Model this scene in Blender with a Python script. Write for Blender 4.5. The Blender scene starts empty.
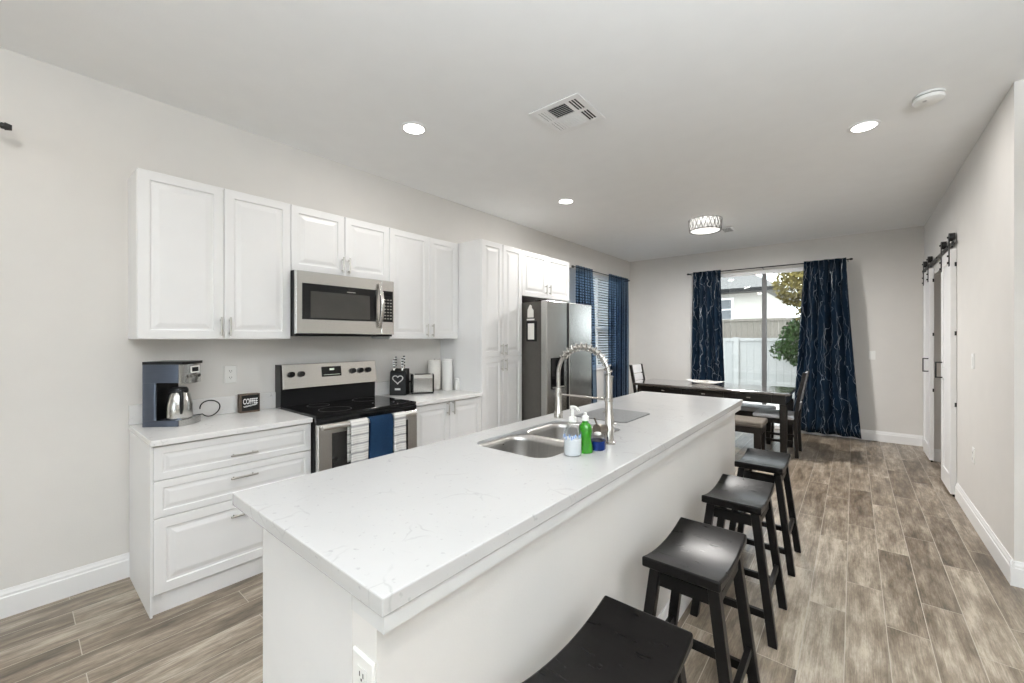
import bpy, bmesh, math, random
from math import sin, cos, pi, radians
from mathutils import Matrix, Vector

scene = bpy.context.scene
COL = scene.collection
random.seed(7)

# ------------------------------------------------------------------ camera
cam_d = bpy.data.cameras.new('camera')
cam = bpy.data.objects.new('camera', cam_d)
COL.objects.link(cam)
cam.location = (0, 0, 1.378)
cam.rotation_euler = (pi / 2, 0, 0.6727)
cam_d.sensor_fit = 'HORIZONTAL'
cam_d.sensor_width = 36
cam_d.lens = 36 * 410.18 / 1024
cam_d.shift_x = -15.0 / 1024
cam_d.shift_y = -3.3 / 1024
cam_d.clip_start = 0.03
cam_d.clip_end = 200
scene.camera = cam

# ------------------------------------------------------------------ world, light, exposure
world = bpy.data.worlds.new('sky')
scene.world = world
world.use_nodes = True
wn = world.node_tree
bg = wn.nodes['Background']
bg.inputs['Color'].default_value = (0.88, 0.95, 1.0, 1)
bg.inputs['Strength'].default_value = 7.0
scene.view_settings.view_transform = 'Standard'
scene.view_settings.look = 'None'
scene.view_settings.gamma = 1
scene.view_settings.use_curve_mapping = False
scene.view_settings.exposure = 0.09
scene.cycles.max_bounces = 14
scene.cycles.diffuse_bounces = 8
scene.cycles.glossy_bounces = 6
scene.cycles.transparent_max_bounces = 16
scene.cycles.caustics_reflective = False
scene.cycles.caustics_refractive = False
scene.cycles.sample_clamp_indirect = 6

def light(name, kind, loc, power, color=(1, 1, 1), rot=(0, 0, 0), **kw):
    d = bpy.data.lights.new(name, kind)
    d.energy = power
    d.color = color
    for k, v in kw.items():
        setattr(d, k, v)
    o = bpy.data.objects.new(name, d)
    o.location = loc
    o.rotation_euler = rot
    COL.objects.link(o)
    return o

# sun on the patio side, from high over the neighbour's plot (it does not reach into the room)
light('sun', 'SUN', (0, 0, 10), 3.0, (1, .95, .87), (radians(38), 0, radians(75)), angle=radians(4))
# daylight portals at the window openings (guide the sky's light, add none)
def portal(loc, rot, sx, sy):
    o = light('window_portal', 'AREA', loc, 1, (1, 1, 1), rot, shape='RECTANGLE', size=sx, size_y=sy)
    o.data.cycles.is_portal = True
portal((-1.14, 7.36, 1.22), (-pi / 2, 0, 0), 1.62, 2.4)
portal((-3.40, 6.07, 1.65), (0, -pi / 2, 0), 1.5, 1.55)
portal((1.225, -5.06, 1.2), (pi / 2, 0, 0), 3.3, 2.3)

# unseen fill lights added behind the camera, standing in for a ceiling-bounced flash
light('bounce_fill', 'AREA', (1.4, -.8, 1.75), 640, (.875, .945, 1), (pi, 0, 0), shape='DISK', size=.9, spread=radians(165))
light('bounce_fill', 'AREA', (.3, -2.1, 1.6), 60, (.875, .945, 1), (pi, 0, 0), shape='DISK', size=1.0, spread=radians(130))

WARM = (1.0, .97, .935)
DOWN_POWER = 7.0
CEIL = 2.81
WX = -3.287          # left wall
BY = 7.23            # back wall
RX = 0.70            # right wall

# ------------------------------------------------------------------ materials
def new_mat(name):
    m = bpy.data.materials.new(name)
    m.use_nodes = True
    n = m.node_tree
    return m, n, n.nodes['Principled BSDF'], n.nodes['Material Output']

def coords(n, scale=(1, 1, 1)):
    tc = n.nodes.new('ShaderNodeTexCoord')
    mp = n.nodes.new('ShaderNodeMapping')
    mp.inputs['Scale'].default_value = scale
    n.links.new(tc.outputs['Object'], mp.inputs['Vector'])
    return mp.outputs['Vector']

def noise(n, vec, scale, detail=3, rough=.5):
    t = n.nodes.new('ShaderNodeTexNoise')
    t.inputs['Scale'].default_value = scale
    t.inputs['Detail'].default_value = detail
    t.inputs['Roughness'].default_value = rough
    n.links.new(vec, t.inputs['Vector'])
    return t.outputs['Fac']

def ramp(n, fac, stops):
    r = n.nodes.new('ShaderNodeValToRGB')
    el = r.color_ramp.elements
    while len(el) < len(stops):
        el.new(.5)
    for e, (p, c) in zip(el, stops):
        e.position = p
        e.color = (*c, 1) if len(c) == 3 else c
    n.links.new(fac, r.inputs['Fac'])
    return r.outputs['Color']

def mixc(n, fac, a, b, mode='MIX'):
    x = n.nodes.new('ShaderNodeMix')
    x.data_type = 'RGBA'
    x.blend_type = mode
    for sock, v in ((x.inputs[0], fac), (x.inputs[6], a), (x.inputs[7], b)):
        if isinstance(v, (int, float)):
            sock.default_value = v
        elif isinstance(v, tuple):
            sock.default_value = (*v, 1)
        else:
            n.links.new(v, sock)
    return x.outputs[2]

def math_(n, op, a, b=None, c=None):
    x = n.nodes.new('ShaderNodeMath')
    x.operation = op
    for i, v in enumerate((a, b, c)):
        if v is None:
            continue
        if isinstance(v, (int, float)):
            x.inputs[i].default_value = v
        else:
            n.links.new(v, x.inputs[i])
    return x.outputs[0]

def bump(n, p, h, strength, dist=.002):
    b = n.nodes.new('ShaderNodeBump')
    b.inputs['Strength'].default_value = strength
    b.inputs['Distance'].default_value = dist
    n.links.new(h, b.inputs['Height'])
    n.links.new(b.outputs['Normal'], p.inputs['Normal'])

def mat(name, col, rough=.5, metal=0.0, var=.04, vscale=6, stretch=(1, 1, 1), bmp=0, bscale=60, spec=.5, coat=0, rvar=0, emis=None, estr=0):
    m, n, p, out = new_mat(name)
    v = coords(n, stretch)
    f = noise(n, v, vscale)
    a = tuple(max(0, c * (1 - var)) for c in col)
    b = tuple(min(1, c * (1 + var)) for c in col)
    n.links.new(ramp(n, f, [(.3, a), (.7, b)]), p.inputs['Base Color'])
    p.inputs['Roughness'].default_value = rough
    p.inputs['Metallic'].default_value = metal
    p.inputs['Specular IOR Level'].default_value = spec
    p.inputs['Coat Weight'].default_value = coat
    p.inputs['Coat Roughness'].default_value = .1
    if rvar:
        n.links.new(math_(n, 'MULTIPLY_ADD', f, rvar, rough - rvar / 2), p.inputs['Roughness'])
    if bmp:
        bump(n, p, noise(n, v, bscale, 2), bmp)
    if emis:
        p.inputs['Emission Color'].default_value = (*emis, 1)
        p.inputs['Emission Strength'].default_value = estr
    return m

M = {}
M['wall'] = mat('wall_paint', (.69, .672, .645), .75, var=.012, bmp=.12, bscale=180, spec=.25)
M['ceiling'] = mat('ceiling_paint', (.86, .865, .865), .9, var=.01, bmp=.15, bscale=90, spec=.2)
M['trim'] = mat('white_trim_paint', (.83, .83, .83), .4, var=.01)
M['cabinet'] = mat('white_cabinet_finish', (.78, .78, .78), .38, var=.01)
M['plastic_white'] = mat('white_plastic', (.80, .80, .78), .35, var=.02)
M['black'] = mat('black_metal', (.012, .012, .012), .4, var=.2)
M['black_plastic'] = mat('black_plastic', (.006, .006, .0062), .35, var=.2, spec=.2)
M['black_glass'] = mat('black_glass', (.004, .004, .0045), .06, var=.1, spec=.3)
M['oven_glass'] = mat('oven_glass', (.018, .017, .016), .10, var=.25, vscale=8)
M['steel'] = mat('brushed_stainless', (.50, .495, .475), .24, 1.0, var=.03, vscale=9, stretch=(30, 30, 1), rvar=.04)
M['steel_h'] = mat('brushed_stainless_horizontal', (.60, .585, .56), .25, 1.0, var=.035, vscale=9, stretch=(40, 1, 40), rvar=.05)
M['steel_dark'] = mat('dark_fridge_side', (.075, .068, .060), .5, .3, var=.06, vscale=30)
M['sink_steel'] = mat('sink_stainless', (.42, .41, .395), .30, 1.0, var=.07, vscale=12, stretch=(6, 1, 1), rvar=.12)
M['chrome'] = mat('brushed_nickel', (.52, .50, .47), .22, 1.0, var=.04, vscale=20)
M['handle'] = mat('satin_nickel_handle', (.50, .48, .45), .28, 1.0, var=.04, vscale=20)
M['stool'] = mat('black_painted_wood', (.003, .0026, .0024), .36, spec=.15, var=.35, vscale=10, stretch=(2, 2, 12), bmp=.06, bscale=25, rvar=.14)
M['stool_seat'] = mat('black_satin_seat', (.003, .0026, .0024), .29, var=.35, vscale=7, stretch=(2, 10, 2), rvar=.10, spec=.10)
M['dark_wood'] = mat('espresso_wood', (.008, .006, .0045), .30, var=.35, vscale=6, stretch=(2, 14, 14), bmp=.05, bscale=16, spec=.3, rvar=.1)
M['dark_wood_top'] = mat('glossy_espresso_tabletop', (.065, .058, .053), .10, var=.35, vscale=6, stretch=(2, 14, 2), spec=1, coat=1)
M['chair_slat'] = mat('pale_silver_chair_slat', (.62, .62, .63), .25, var=.04, vscale=6)
M['pale_glare_fabric'] = mat('pale_glare_upholstery', (.58, .58, .60), .7, var=.05, vscale=60, bmp=.3, bscale=350)  # chair seats and far bench: window glare is put into the pale colour
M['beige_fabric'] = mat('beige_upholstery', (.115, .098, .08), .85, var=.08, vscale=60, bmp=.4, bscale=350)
M['paper'] = mat('white_paper', (.80, .78, .74), .9, var=.03, vscale=40, bmp=.2, bscale=120)
def blind_mat():
    m, n, p, out = new_mat('white_blind_slats')
    n.links.new(ramp(n, noise(n, coords(n), 8), [(.3, (.80, .81, .82)), (.7, (.84, .85, .86))]), p.inputs['Base Color'])
    p.inputs['Roughness'].default_value = .5
    tl = n.nodes.new('ShaderNodeBsdfTranslucent'); tl.inputs['Color'].default_value = (.84, .87, .9, 1)
    a = n.nodes.new('ShaderNodeMixShader'); a.inputs[0].default_value = .6
    n.links.new(p.outputs[0], a.inputs[1]); n.links.new(tl.outputs[0], a.inputs[2]); n.links.new(a.outputs[0], out.inputs['Surface'])
    return m
M['blind'] = blind_mat()
M['blue_towel'] = mat('navy_terry', (.008, .024, .056), .95, spec=.1, var=.2, vscale=120, bmp=.5, bscale=400)
M['lens'] = mat('lit_lamp_lens', (1, 1, 1), .5, var=0, emis=(1, .97, .92), estr=9)
M['sign_wood'] = mat('walnut_box', (.075, .048, .030), .6, var=.35, vscale=10, stretch=(8, 1, 8))
M['sign_white'] = mat('white_print', (.75, .75, .75), .6, var=.02)
M['blue_plate'] = mat('steel_blue_side', (.105, .122, .160), .32, .9, var=.06, vscale=10, stretch=(1, 1, 30), rvar=.1)
M['vent_dark'] = mat('vent_shadow_box', (.03, .03, .03), .9, var=.1)
M['silver_mat'] = mat('grey_drying_mat', (.12, .122, .125), .6, var=.08, vscale=40, stretch=(60, 1, 1), bmp=.5, bscale=30)
M['patio'] = mat('patio_concrete', (.55, .54, .52), .9, spec=.08, var=.06, vscale=4)
M['fence_vinyl'] = mat('white_vinyl_fence', (.31, .315, .31), .5, spec=.08, var=.02)
M['fence_wood'] = mat('weathered_board_fence', (.17, .155, .135), .8, spec=.08, var=.2, vscale=5, stretch=(12, 1, 1))
M['stucco'] = mat('cream_stucco', (.52, .50, .46), .9, spec=.08, var=.04, vscale=20, bmp=.3, bscale=80)
M['shingle'] = mat('grey_shingle_roof', (.13, .128, .126), .9, spec=.08, var=.25, vscale=14, stretch=(1, 3, 3), bmp=.3, bscale=30)
M['leaf'] = mat('green_leaf', (.022, .048, .012), .6, spec=.08, var=.5, vscale=5)
M['leaf_warm'] = mat('olive_leaf', (.14, .115, .035), .6, spec=.08, var=.5, vscale=4)
M['bark'] = mat('brown_bark', (.12, .08, .05), .9, var=.3, vscale=14, stretch=(6, 6, 1))
M['green_soap'] = mat('green_dish_soap', (.016, .115, .006), .2, var=.1, vscale=20, spec=.3)
M['blue_soap'] = mat('blue_dish_soap', (.003, .013, .075), .25, var=.1, vscale=20, spec=.2)
M['clear_soap'] = mat('milky_soap', (.74, .77, .79), .2, var=.04, vscale=20, coat=.2)
M['label_blue'] = mat('pale_blue_label', (.25, .36, .60), .5, var=.3, vscale=90)
M['white_bowl'] = mat('whitewashed_lattice', (.70, .68, .66), .5, var=.1, vscale=40)
M['white_lining'] = mat('white_curtain_lining', (.80, .80, .80), .9, var=.03)

# quartz with faint grey veins and flecks
def quartz(name, base):
    m, n, p, out = new_mat(name)
    v = coords(n)
    d = n.nodes.new('ShaderNodeTexNoise'); d.inputs['Scale'].default_value = 3.2; d.inputs['Detail'].default_value = 6
    n.links.new(v, d.inputs['Vector'])
    mm = n.nodes.new('ShaderNodeMix'); mm.data_type = 'VECTOR'; mm.inputs[0].default_value = .22
    n.links.new(v, mm.inputs[4]); n.links.new(d.outputs['Color'], mm.inputs[5])
    w = n.nodes.new('ShaderNodeTexVoronoi'); w.feature = 'DISTANCE_TO_EDGE'; w.inputs['Scale'].default_value = 9
    n.links.new(mm.outputs[1], w.inputs['Vector'])
    vein = ramp(n, w.outputs['Distance'], [(0.0, (1, 1, 1)), (.03, (.0, .0, .0))])
    gate = ramp(n, noise(n, v, 7, 3), [(.52, (0, 0, 0)), (.66, (1, 1, 1))])
    f = mixc(n, 1.0, vein, gate, 'MULTIPLY')
    fl = ramp(n, noise(n, v, 55, 2), [(.66, (0, 0, 0)), (.74, (1, 1, 1))])
    f2 = mixc(n, 1.0, f, fl, 'ADD')
    big = ramp(n, noise(n, v, 5, 4), [(.3, tuple(c * .97 for c in base)), (.7, base)])
    dark = tuple(c * .70 for c in base)
    s = n.nodes.new('ShaderNodeSeparateColor'); n.links.new(f2, s.inputs[0])
    n.links.new(mixc(n, math_(n, 'MULTIPLY', s.outputs[0], .55), big, dark), p.inputs['Base Color'])
    p.inputs['Roughness'].default_value = .22
    return m
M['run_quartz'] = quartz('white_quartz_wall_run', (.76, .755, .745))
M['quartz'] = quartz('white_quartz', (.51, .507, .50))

# wood-look plank tile running along Y
def plank_floor():
    m, n, p, out = new_mat('wood_plank_tile')
    tc = n.nodes.new('ShaderNodeTexCoord')
    sx = n.nodes.new('ShaderNodeSeparateXYZ'); n.links.new(tc.outputs['Object'], sx.inputs[0])
    cb = n.nodes.new('ShaderNodeCombineXYZ')
    n.links.new(math_(n, 'ADD', sx.outputs[1], 20.05), cb.inputs[0])
    n.links.new(math_(n, 'ADD', sx.outputs[0], .184 + .1525 * 60), cb.inputs[1])
    br = n.nodes.new('ShaderNodeTexBrick')
    br.offset = .37; br.offset_frequency = 2; br.squash = 1
    br.inputs['Scale'].default_value = 1
    br.inputs['Brick Width'].default_value = .92
    br.inputs['Row Height'].default_value = .1525
    br.inputs['Mortar Size'].default_value = .0017
    br.inputs['Mortar Smooth'].default_value = .1
    br.inputs['Bias'].default_value = 0
    br.inputs['Color1'].default_value = (0, 0, 0, 1)
    br.inputs['Color2'].default_value = (1, 1, 1, 1)
    br.inputs['Mortar'].default_value = (.5, .5, .5, 1)
    n.links.new(cb.outputs[0], br.inputs['Vector'])
    sc = n.nodes.new('ShaderNodeSeparateColor'); n.links.new(br.outputs['Color'], sc.inputs[0])
    rnd = sc.outputs[0]
    # shift the grain per plank
    gv = n.nodes.new('ShaderNodeCombineXYZ')
    n.links.new(math_(n, 'MULTIPLY', sx.outputs[0], 9.0), gv.inputs[0])
    n.links.new(math_(n, 'MULTIPLY_ADD', rnd, 37.0, math_(n, 'MULTIPLY', sx.outputs[1], 1.7)), gv.inputs[1])
    n.links.new(math_(n, 'MULTIPLY', rnd, 11.0), gv.inputs[2])
    g1 = noise(n, gv.outputs[0], 1.9, 10, .74)
    gv2 = n.nodes.new('ShaderNodeVectorMath'); gv2.operation = 'MULTIPLY'; gv2.inputs[1].default_value = (9, 1.3, 1)
    n.links.new(gv.outputs[0], gv2.inputs[0])
    g2 = noise(n, gv2.outputs[0], 2.4, 8, .72)
    g3 = noise(n, gv.outputs[0], .75, 3, .5)
    t = math_(n, 'ADD', math_(n, 'MULTIPLY', g1, .62), math_(n, 'MULTIPLY', g2, .26))
    t = math_(n, 'ADD', t, math_(n, 'MULTIPLY', g3, .22))
    t = math_(n, 'ADD', t, math_(n, 'MULTIPLY_ADD', rnd, .11, -.105))
    col = ramp(n, t, [(.36, (.056, .041, .027)), (.45, (.142, .110, .078)), (.525, (.240, .196, .148)), (.63, (.45, .39, .315))])
    col = mixc(n, br.outputs['Fac'], col, (.40, .36, .305))
    n.links.new(col, p.inputs['Base Color'])
    n.links.new(math_(n, 'MULTIPLY_ADD', g1, .22, .24), p.inputs['Roughness'])
    h = math_(n, 'SUBTRACT', math_(n, 'MULTIPLY', g2, .25), math_(n, 'MULTIPLY', br.outputs['Fac'], .6))
    bump(n, p, h, .22, .003)
    return m
M['floor'] = plank_floor()

def clear_glass(name, tint, gloss=.01, edge=.9):
    m, n, p, out = new_mat(name)
    n.nodes.remove(p)
    t = n.nodes.new('ShaderNodeBsdfTransparent'); t.inputs['Color'].default_value = (*tint, 1)
    g = n.nodes.new('ShaderNodeBsdfGlossy'); g.inputs['Roughness'].default_value = .03
    lw = n.nodes.new('ShaderNodeFresnel'); lw.inputs['IOR'].default_value = 1.45
    mx = n.nodes.new('ShaderNodeMixShader')
    n.links.new(math_(n, 'MULTIPLY_ADD', lw.outputs[0], edge, gloss), mx.inputs[0])
    n.links.new(t.outputs[0], mx.inputs[1]); n.links.new(g.outputs[0], mx.inputs[2])
    n.links.new(mx.outputs[0], out.inputs['Surface'])
    return m
M['glass'] = clear_glass('window_glass', (.84, .85, .845))
M['bottle'] = clear_glass('clear_bottle_plastic', (.97, .98, .99), .01, .3)

def sheer(name, col, clear):
    m, n, p, out = new_mat(name)
    v = coords(n)
    f = noise(n, v, 14, 2)
    n.links.new(ramp(n, f, [(.3, tuple(c * .85 for c in col)), (.7, col)]), p.inputs['Base Color'])
    p.inputs['Roughness'].default_value = .8
    tl = n.nodes.new('ShaderNodeBsdfTranslucent'); tl.inputs['Color'].default_value = (*[min(1, c * 1.2) for c in col], 1)
    tr = n.nodes.new('ShaderNodeBsdfTransparent'); tr.inputs['Color'].default_value = (.64, .75, .87, 1)
    a = n.nodes.new('ShaderNodeMixShader'); a.inputs[0].default_value = .5
    n.links.new(p.outputs[0], a.inputs[1]); n.links.new(tl.outputs[0], a.inputs[2])
    b = n.nodes.new('ShaderNodeMixShader'); b.inputs[0].default_value = clear
    n.links.new(a.outputs[0], b.inputs[1]); n.links.new(tr.outputs[0], b.inputs[2])
    n.links.new(b.outputs[0], out.inputs['Surface'])
    return m
def lamp_shade():
    m, n, p, out = new_mat('frosted_lamp_shade')
    n.nodes.remove(p)
    tl = n.nodes.new('ShaderNodeBsdfTranslucent'); tl.inputs['Color'].default_value = (.55, .55, .54, 1)
    tr = n.nodes.new('ShaderNodeBsdfTransparent'); tr.inputs['Color'].default_value = (.95, .95, .95, 1)
    a = n.nodes.new('ShaderNodeMixShader')
    n.links.new(math_(n, 'MULTIPLY_ADD', noise(n, coords(n), 60), .2, .35), a.inputs[0])
    n.links.new(tl.outputs[0], a.inputs[1]); n.links.new(tr.outputs[0], a.inputs[2]); n.links.new(a.outputs[0], out.inputs['Surface'])
    return m
M['crystal'] = lamp_shade()
M['sheer'] = sheer('blue_sheer', (.007, .020, .045), .66)

# navy curtain with branching wavy silver foil lines (uses the cloth's own uv)
def foil_curtain():
    m, n, p, out = new_mat('navy_foil_curtain')
    uv = n.nodes.new('ShaderNodeUVMap')
    s = n.nodes.new('ShaderNodeSeparateXYZ'); n.links.new(uv.outputs[0], s.inputs[0])
    mp = n.nodes.new('ShaderNodeMapping'); mp.inputs['Scale'].default_value = (1.3, 3.2, 1)
    n.links.new(uv.outputs[0], mp.inputs['Vector'])
    tot = None
    for k, (fr, amp, seed, per) in enumerate(((5.5, 1.0, 0.0, 9), (5.5, 1.2, 5.3, 12), (4.0, 1.3, 9.7, 7))):
        add = n.nodes.new('ShaderNodeVectorMath'); add.inputs[1].default_value = (seed, seed * 1.7, seed)
        n.links.new(mp.outputs[0], add.inputs[0])
        nz = noise(n, add.outputs[0], 1.5, 3, .55)
        wob = math_(n, 'SINE', math_(n, 'MULTIPLY_ADD', s.outputs[1], per, seed))
        x = math_(n, 'MULTIPLY_ADD', s.outputs[0], fr, math_(n, 'MULTIPLY_ADD', nz, amp * 2.2, math_(n, 'MULTIPLY', wob, .22)))
        fr_ = math_(n, 'FRACT', x)
        dd = math_(n, 'ABSOLUTE', math_(n, 'SUBTRACT', fr_, .5))
        ln = math_(n, 'LESS_THAN', dd, .0125)
        gate = math_(n, 'GREATER_THAN', noise(n, add.outputs[0], 2.6, 2), .40)
        ln = math_(n, 'MULTIPLY', ln, gate)
        tot = ln if tot is None else math_(n, 'MAXIMUM', tot, ln)
    v = coords(n)
    base = ramp(n, noise(n, v, 5, 2), [(.3, (.003, .009, .018)), (.7, (.0055, .016, .033))])
    n.links.new(mixc(n, tot, base, (.42, .44, .47)), p.inputs['Base Color'])
    n.links.new(math_(n, 'MULTIPLY', tot, .75), p.inputs['Metallic'])
    n.links.new(math_(n, 'MULTIPLY_ADD', tot, -.32, .62), p.inputs['Roughness'])
    p.inputs['Specular IOR Level'].default_value = .12
    return m
M['foil'] = foil_curtain()

def striped_towel():
    m, n, p, out = new_mat('striped_towel')
    tc = n.nodes.new('ShaderNodeTexCoord')
    s = n.nodes.new('ShaderNodeSeparateXYZ'); n.links.new(tc.outputs['Object'], s.inputs[0])
    z = math_(n, 'MULTIPLY', s.outputs[2], 17.0)
    a = math_(n, 'LESS_THAN', math_(n, 'FRACT', z), .20)
    z2 = math_(n, 'MULTIPLY', s.outputs[2], 63.0)
    b = math_(n, 'LESS_THAN', math_(n, 'FRACT', z2), .22)
    w = math_(n, 'MAXIMUM', math_(n, 'MULTIPLY', a, .75), math_(n, 'MULTIPLY', b, .4))
    n.links.new(mixc(n, w, (.74, .73, .71), (.22, .22, .225)), p.inputs['Base Color'])
    p.inputs['Roughness'].default_value = .95
    bump(n, p, noise(n, coords(n), 350, 2), .5)
    return m
M['stripe'] = striped_towel()

# ------------------------------------------------------------------ geometry helpers
class G:
    def __init__(s):
        s.bm = bmesh.new()
    def quad(s, *vs):
        return s.bm.faces.new([s.bm.verts.new(v) for v in vs])
    def box(s, x0, x1, y0, y1, z0, z1):
        v = [s.bm.verts.new((x, y, z)) for x in (x0, x1) for y in (y0, y1) for z in (z0, z1)]
        for a in ((0, 1, 3, 2), (4, 6, 7, 5), (0, 4, 5, 1), (2, 3, 7, 6), (0, 2, 6, 4), (1, 5, 7, 3)):
            s.bm.faces.new([v[i] for i in a])
        return s
    def hexa(s, b, t):
        """b, t: four bottom and four top corners, same order"""
        v = [s.bm.verts.new(p) for p in list(b) + list(t)]
        s.bm.faces.new(v[3::-1]); s.bm.faces.new(v[4:])
        for i in range(4):
            j = (i + 1) % 4
            s.bm.faces.new((v[i], v[j], v[4 + j], v[4 + i]))
        return s
    def bar(s, p0, p1, w, d, w1=None, d1=None):
        """square bar, section w (x) by d (y), between two points"""
        w1 = w if w1 is None else w1; d1 = d if d1 is None else d1
        q = lambda p, w, d: [(p[0] - w / 2, p[1] - d / 2, p[2]), (p[0] + w / 2, p[1] - d / 2, p[2]), (p[0] + w / 2, p[1] + d / 2, p[2]), (p[0] - w / 2, p[1] + d / 2, p[2])]
        return s.hexa(q(p0, w, d), q(p1, w1, d1))
    def loft(s, loops, cap0=True, cap1=True, closed=True):
        L = [[s.bm.verts.new(p) for p in lp] for lp in loops]
        n = len(L[0])
        for a, b in zip(L, L[1:]):
            for i in range(n if closed else n - 1):
                j = (i + 1) % n
                s.bm.faces.new((a[i], a[j], b[j], b[i]))
        if cap0: s.bm.faces.new(L[0][::-1])
        if cap1: s.bm.faces.new(L[-1])
        return s
    def tube(s, pts, r, n=10, cap=True):
        pts = [Vector(p) for p in pts]
        rs = r if isinstance(r, (list, tuple)) else [r] * len(pts)
        loops = []; up = None
        for i, p in enumerate(pts):
            t = (pts[min(i + 1, len(pts) - 1)] - pts[max(i - 1, 0)]).normalized()
            if up is None:
                up = Vector((0, 0, 1)) if abs(t.z) < .9 else Vector((1, 0, 0))
            a = t.cross(up).normalized(); up = a.cross(t).normalized()
            loops.append([p + (a * cos(2 * pi * k / n) + up * sin(2 * pi * k / n)) * rs[i] for k in range(n)])
        return s.loft(loops, cap, cap)
    def cyl(s, p0, p1, r0, r1=None, n=20):
        return s.tube([p0, p1], [r0, r0 if r1 is None else r1], n)
    def lathe(s, prof, c=(0, 0, 0), n=28, sx=1, sy=1, ring=False):
        if ring: prof = list(prof) + [prof[0]]
        loops = [[(c[0] + r * sx * cos(2 * pi * k / n), c[1] + r * sy * sin(2 * pi * k / n), c[2] + z) for k in range(n)] for r, z in prof]
        s.loft(loops, not ring, not ring)
        if ring: bmesh.ops.remove_doubles(s.bm, verts=s.bm.verts, dist=1e-6)
        return s
    def sphere(s, c, r, n=14, m=8, sz=1):
        return s.lathe([(r * max(.02, sin(pi * i / m)), -r * sz * cos(pi * i / m)) for i in range(m + 1)], c, n)
    def prism(s, poly, axis, a, b):
        """poly in the two other axes (cyclic order), extruded along axis from a to b"""
        f = {'x': lambda u, v, w: (w, u, v), 'y': lambda u, v, w: (u, w, v), 'z': lambda u, v, w: (u, v, w)}[axis]
        return s.loft([[f(u, v, a) for u, v in poly], [f(u, v, b) for u, v in poly]])
    def panel(s, u0, u1, v0, v1, prof, face):
        """nested rectangle loops; prof = (inset, depth) list; face(u, v, depth) -> point"""
        loops = [[face(u0 + i, v0 + i, d), face(u1 - i, v0 + i, d), face(u1 - i, v1 - i, d), face(u0 + i, v1 - i, d)] for i, d in prof]
        return s.loft(loops)
    def xf(s, mtx):
        bmesh.ops.transform(s.bm, matrix=mtx, verts=s.bm.verts)
        return s

def top_of(o):
    while o.parent: o = o.parent
    return o

def put(g, name, material, parent=None, world=True, smooth=False, bevel=0, seg=2, solidify=0, label=None, sub=0):
    """link the built shape as ONE mesh object (a part when it has a parent)"""
    bm = g.bm
    if parent is not None and world:
        bmesh.ops.translate(bm, verts=bm.verts, vec=-Vector(top_of(parent).location))
    bmesh.ops.recalc_face_normals(bm, faces=bm.faces)
    me = bpy.data.meshes.new(name)
    bm.to_mesh(me); bm.free()
    o = bpy.data.objects.new(name, me)
    me.materials.append(material)
    if smooth:
        for p in me.polygons: p.use_smooth = True
        try:
            me.set_sharp_from_angle(angle=radians(40))
        except Exception:
            pass
    COL.objects.link(o)
    if parent is not None: o.parent = parent
    if solidify:
        md = o.modifiers.new('thick', 'SOLIDIFY'); md.thickness = solidify; md.offset = 0
    if bevel:
        md = o.modifiers.new('bevel', 'BEVEL'); md.width = bevel; md.segments = seg; md.limit_method = 'ANGLE'; md.angle_limit = radians(35)
        md.harden_normals = False
    if sub:
        md = o.modifiers.new('subdivide', 'SUBSURF'); md.levels = sub; md.render_levels = sub
    if label: o['label'] = label
    return o

def tag(o, label, cat, group=None):
    o['label'] = label; o['category'] = cat
    if group: o['group'] = group
    return o

def thing(name, label, cat, loc=(0, 0, 0), rz=0, group=None):
    o = bpy.data.objects.new(name, None)
    o.empty_display_size = .1
    COL.objects.link(o)
    o.location = loc; o.rotation_euler = (0, 0, rz)
    return tag(o, label, cat, group)

def solo(g, name, material, label, cat, loc, group=None, **kw):
    """a thing that is one mesh, built in world coordinates; origin put at loc"""
    bmesh.ops.translate(g.bm, verts=g.bm.verts, vec=-Vector(loc))
    o = put(g, name, material, **kw)
    o.location = loc
    return tag(o, label, cat, group)

def struct(g, name, material, parent=None, **kw):
    o = put(g, name, material, parent, **kw)
    if parent is None: o['kind'] = 'structure'
    return o

def dup(root, loc, rz, label, group=None):
    """copy a thing with its parts and sub-parts"""
    r = root.copy(); COL.objects.link(r)
    r.location = loc; r.rotation_euler = (0, 0, rz)
    r['label'] = label
    if group: r['group'] = group
    for ch in list(root.children):
        c = ch.copy(); COL.objects.link(c); c.parent = r
        for sb in list(ch.children):
            d = sb.copy(); COL.objects.link(d); d.parent = c
    return r

# ------------------------------------------------------------------ the setting
E = 4.2     # right side of the open plan behind the wall corner
R = -5.0    # rear wall
T = .12
CY = 3.485  # corner where the right wall begins

struct(G().box(WX - .2, E + .2, R - .2, BY + .12, -.1, 0), 'floor', M['floor'])
struct(G().box(WX - .2, E + .2, R - .2, BY + .2, CEIL, CEIL + .15), 'ceiling', M['ceiling'])

# left wall with the window opening
W0, W1, WZ0, WZ1 = 5.30, 6.85, .885, 2.42
g = G()
g.box(WX - T, WX, R, W0, 0, CEIL); g.box(WX - T, WX, W1, BY + T, 0, CEIL)
g.box(WX - T, WX, W0, W1, 0, WZ0); g.box(WX - T, WX, W0, W1, WZ1, CEIL)
struct(g, 'wall_left', M['wall'])
# back wall with the sliding door opening
D0, D1, DZ = -1.95, -.33, 2.43
g = G()
g.box(WX, D0, BY, BY + T, 0, CEIL); g.box(D1, 1.5, BY, BY + T, 0, CEIL); g.box(D0, D1, BY, BY + T, DZ, CEIL)
struct(g, 'wall_back', M['wall'])
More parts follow.
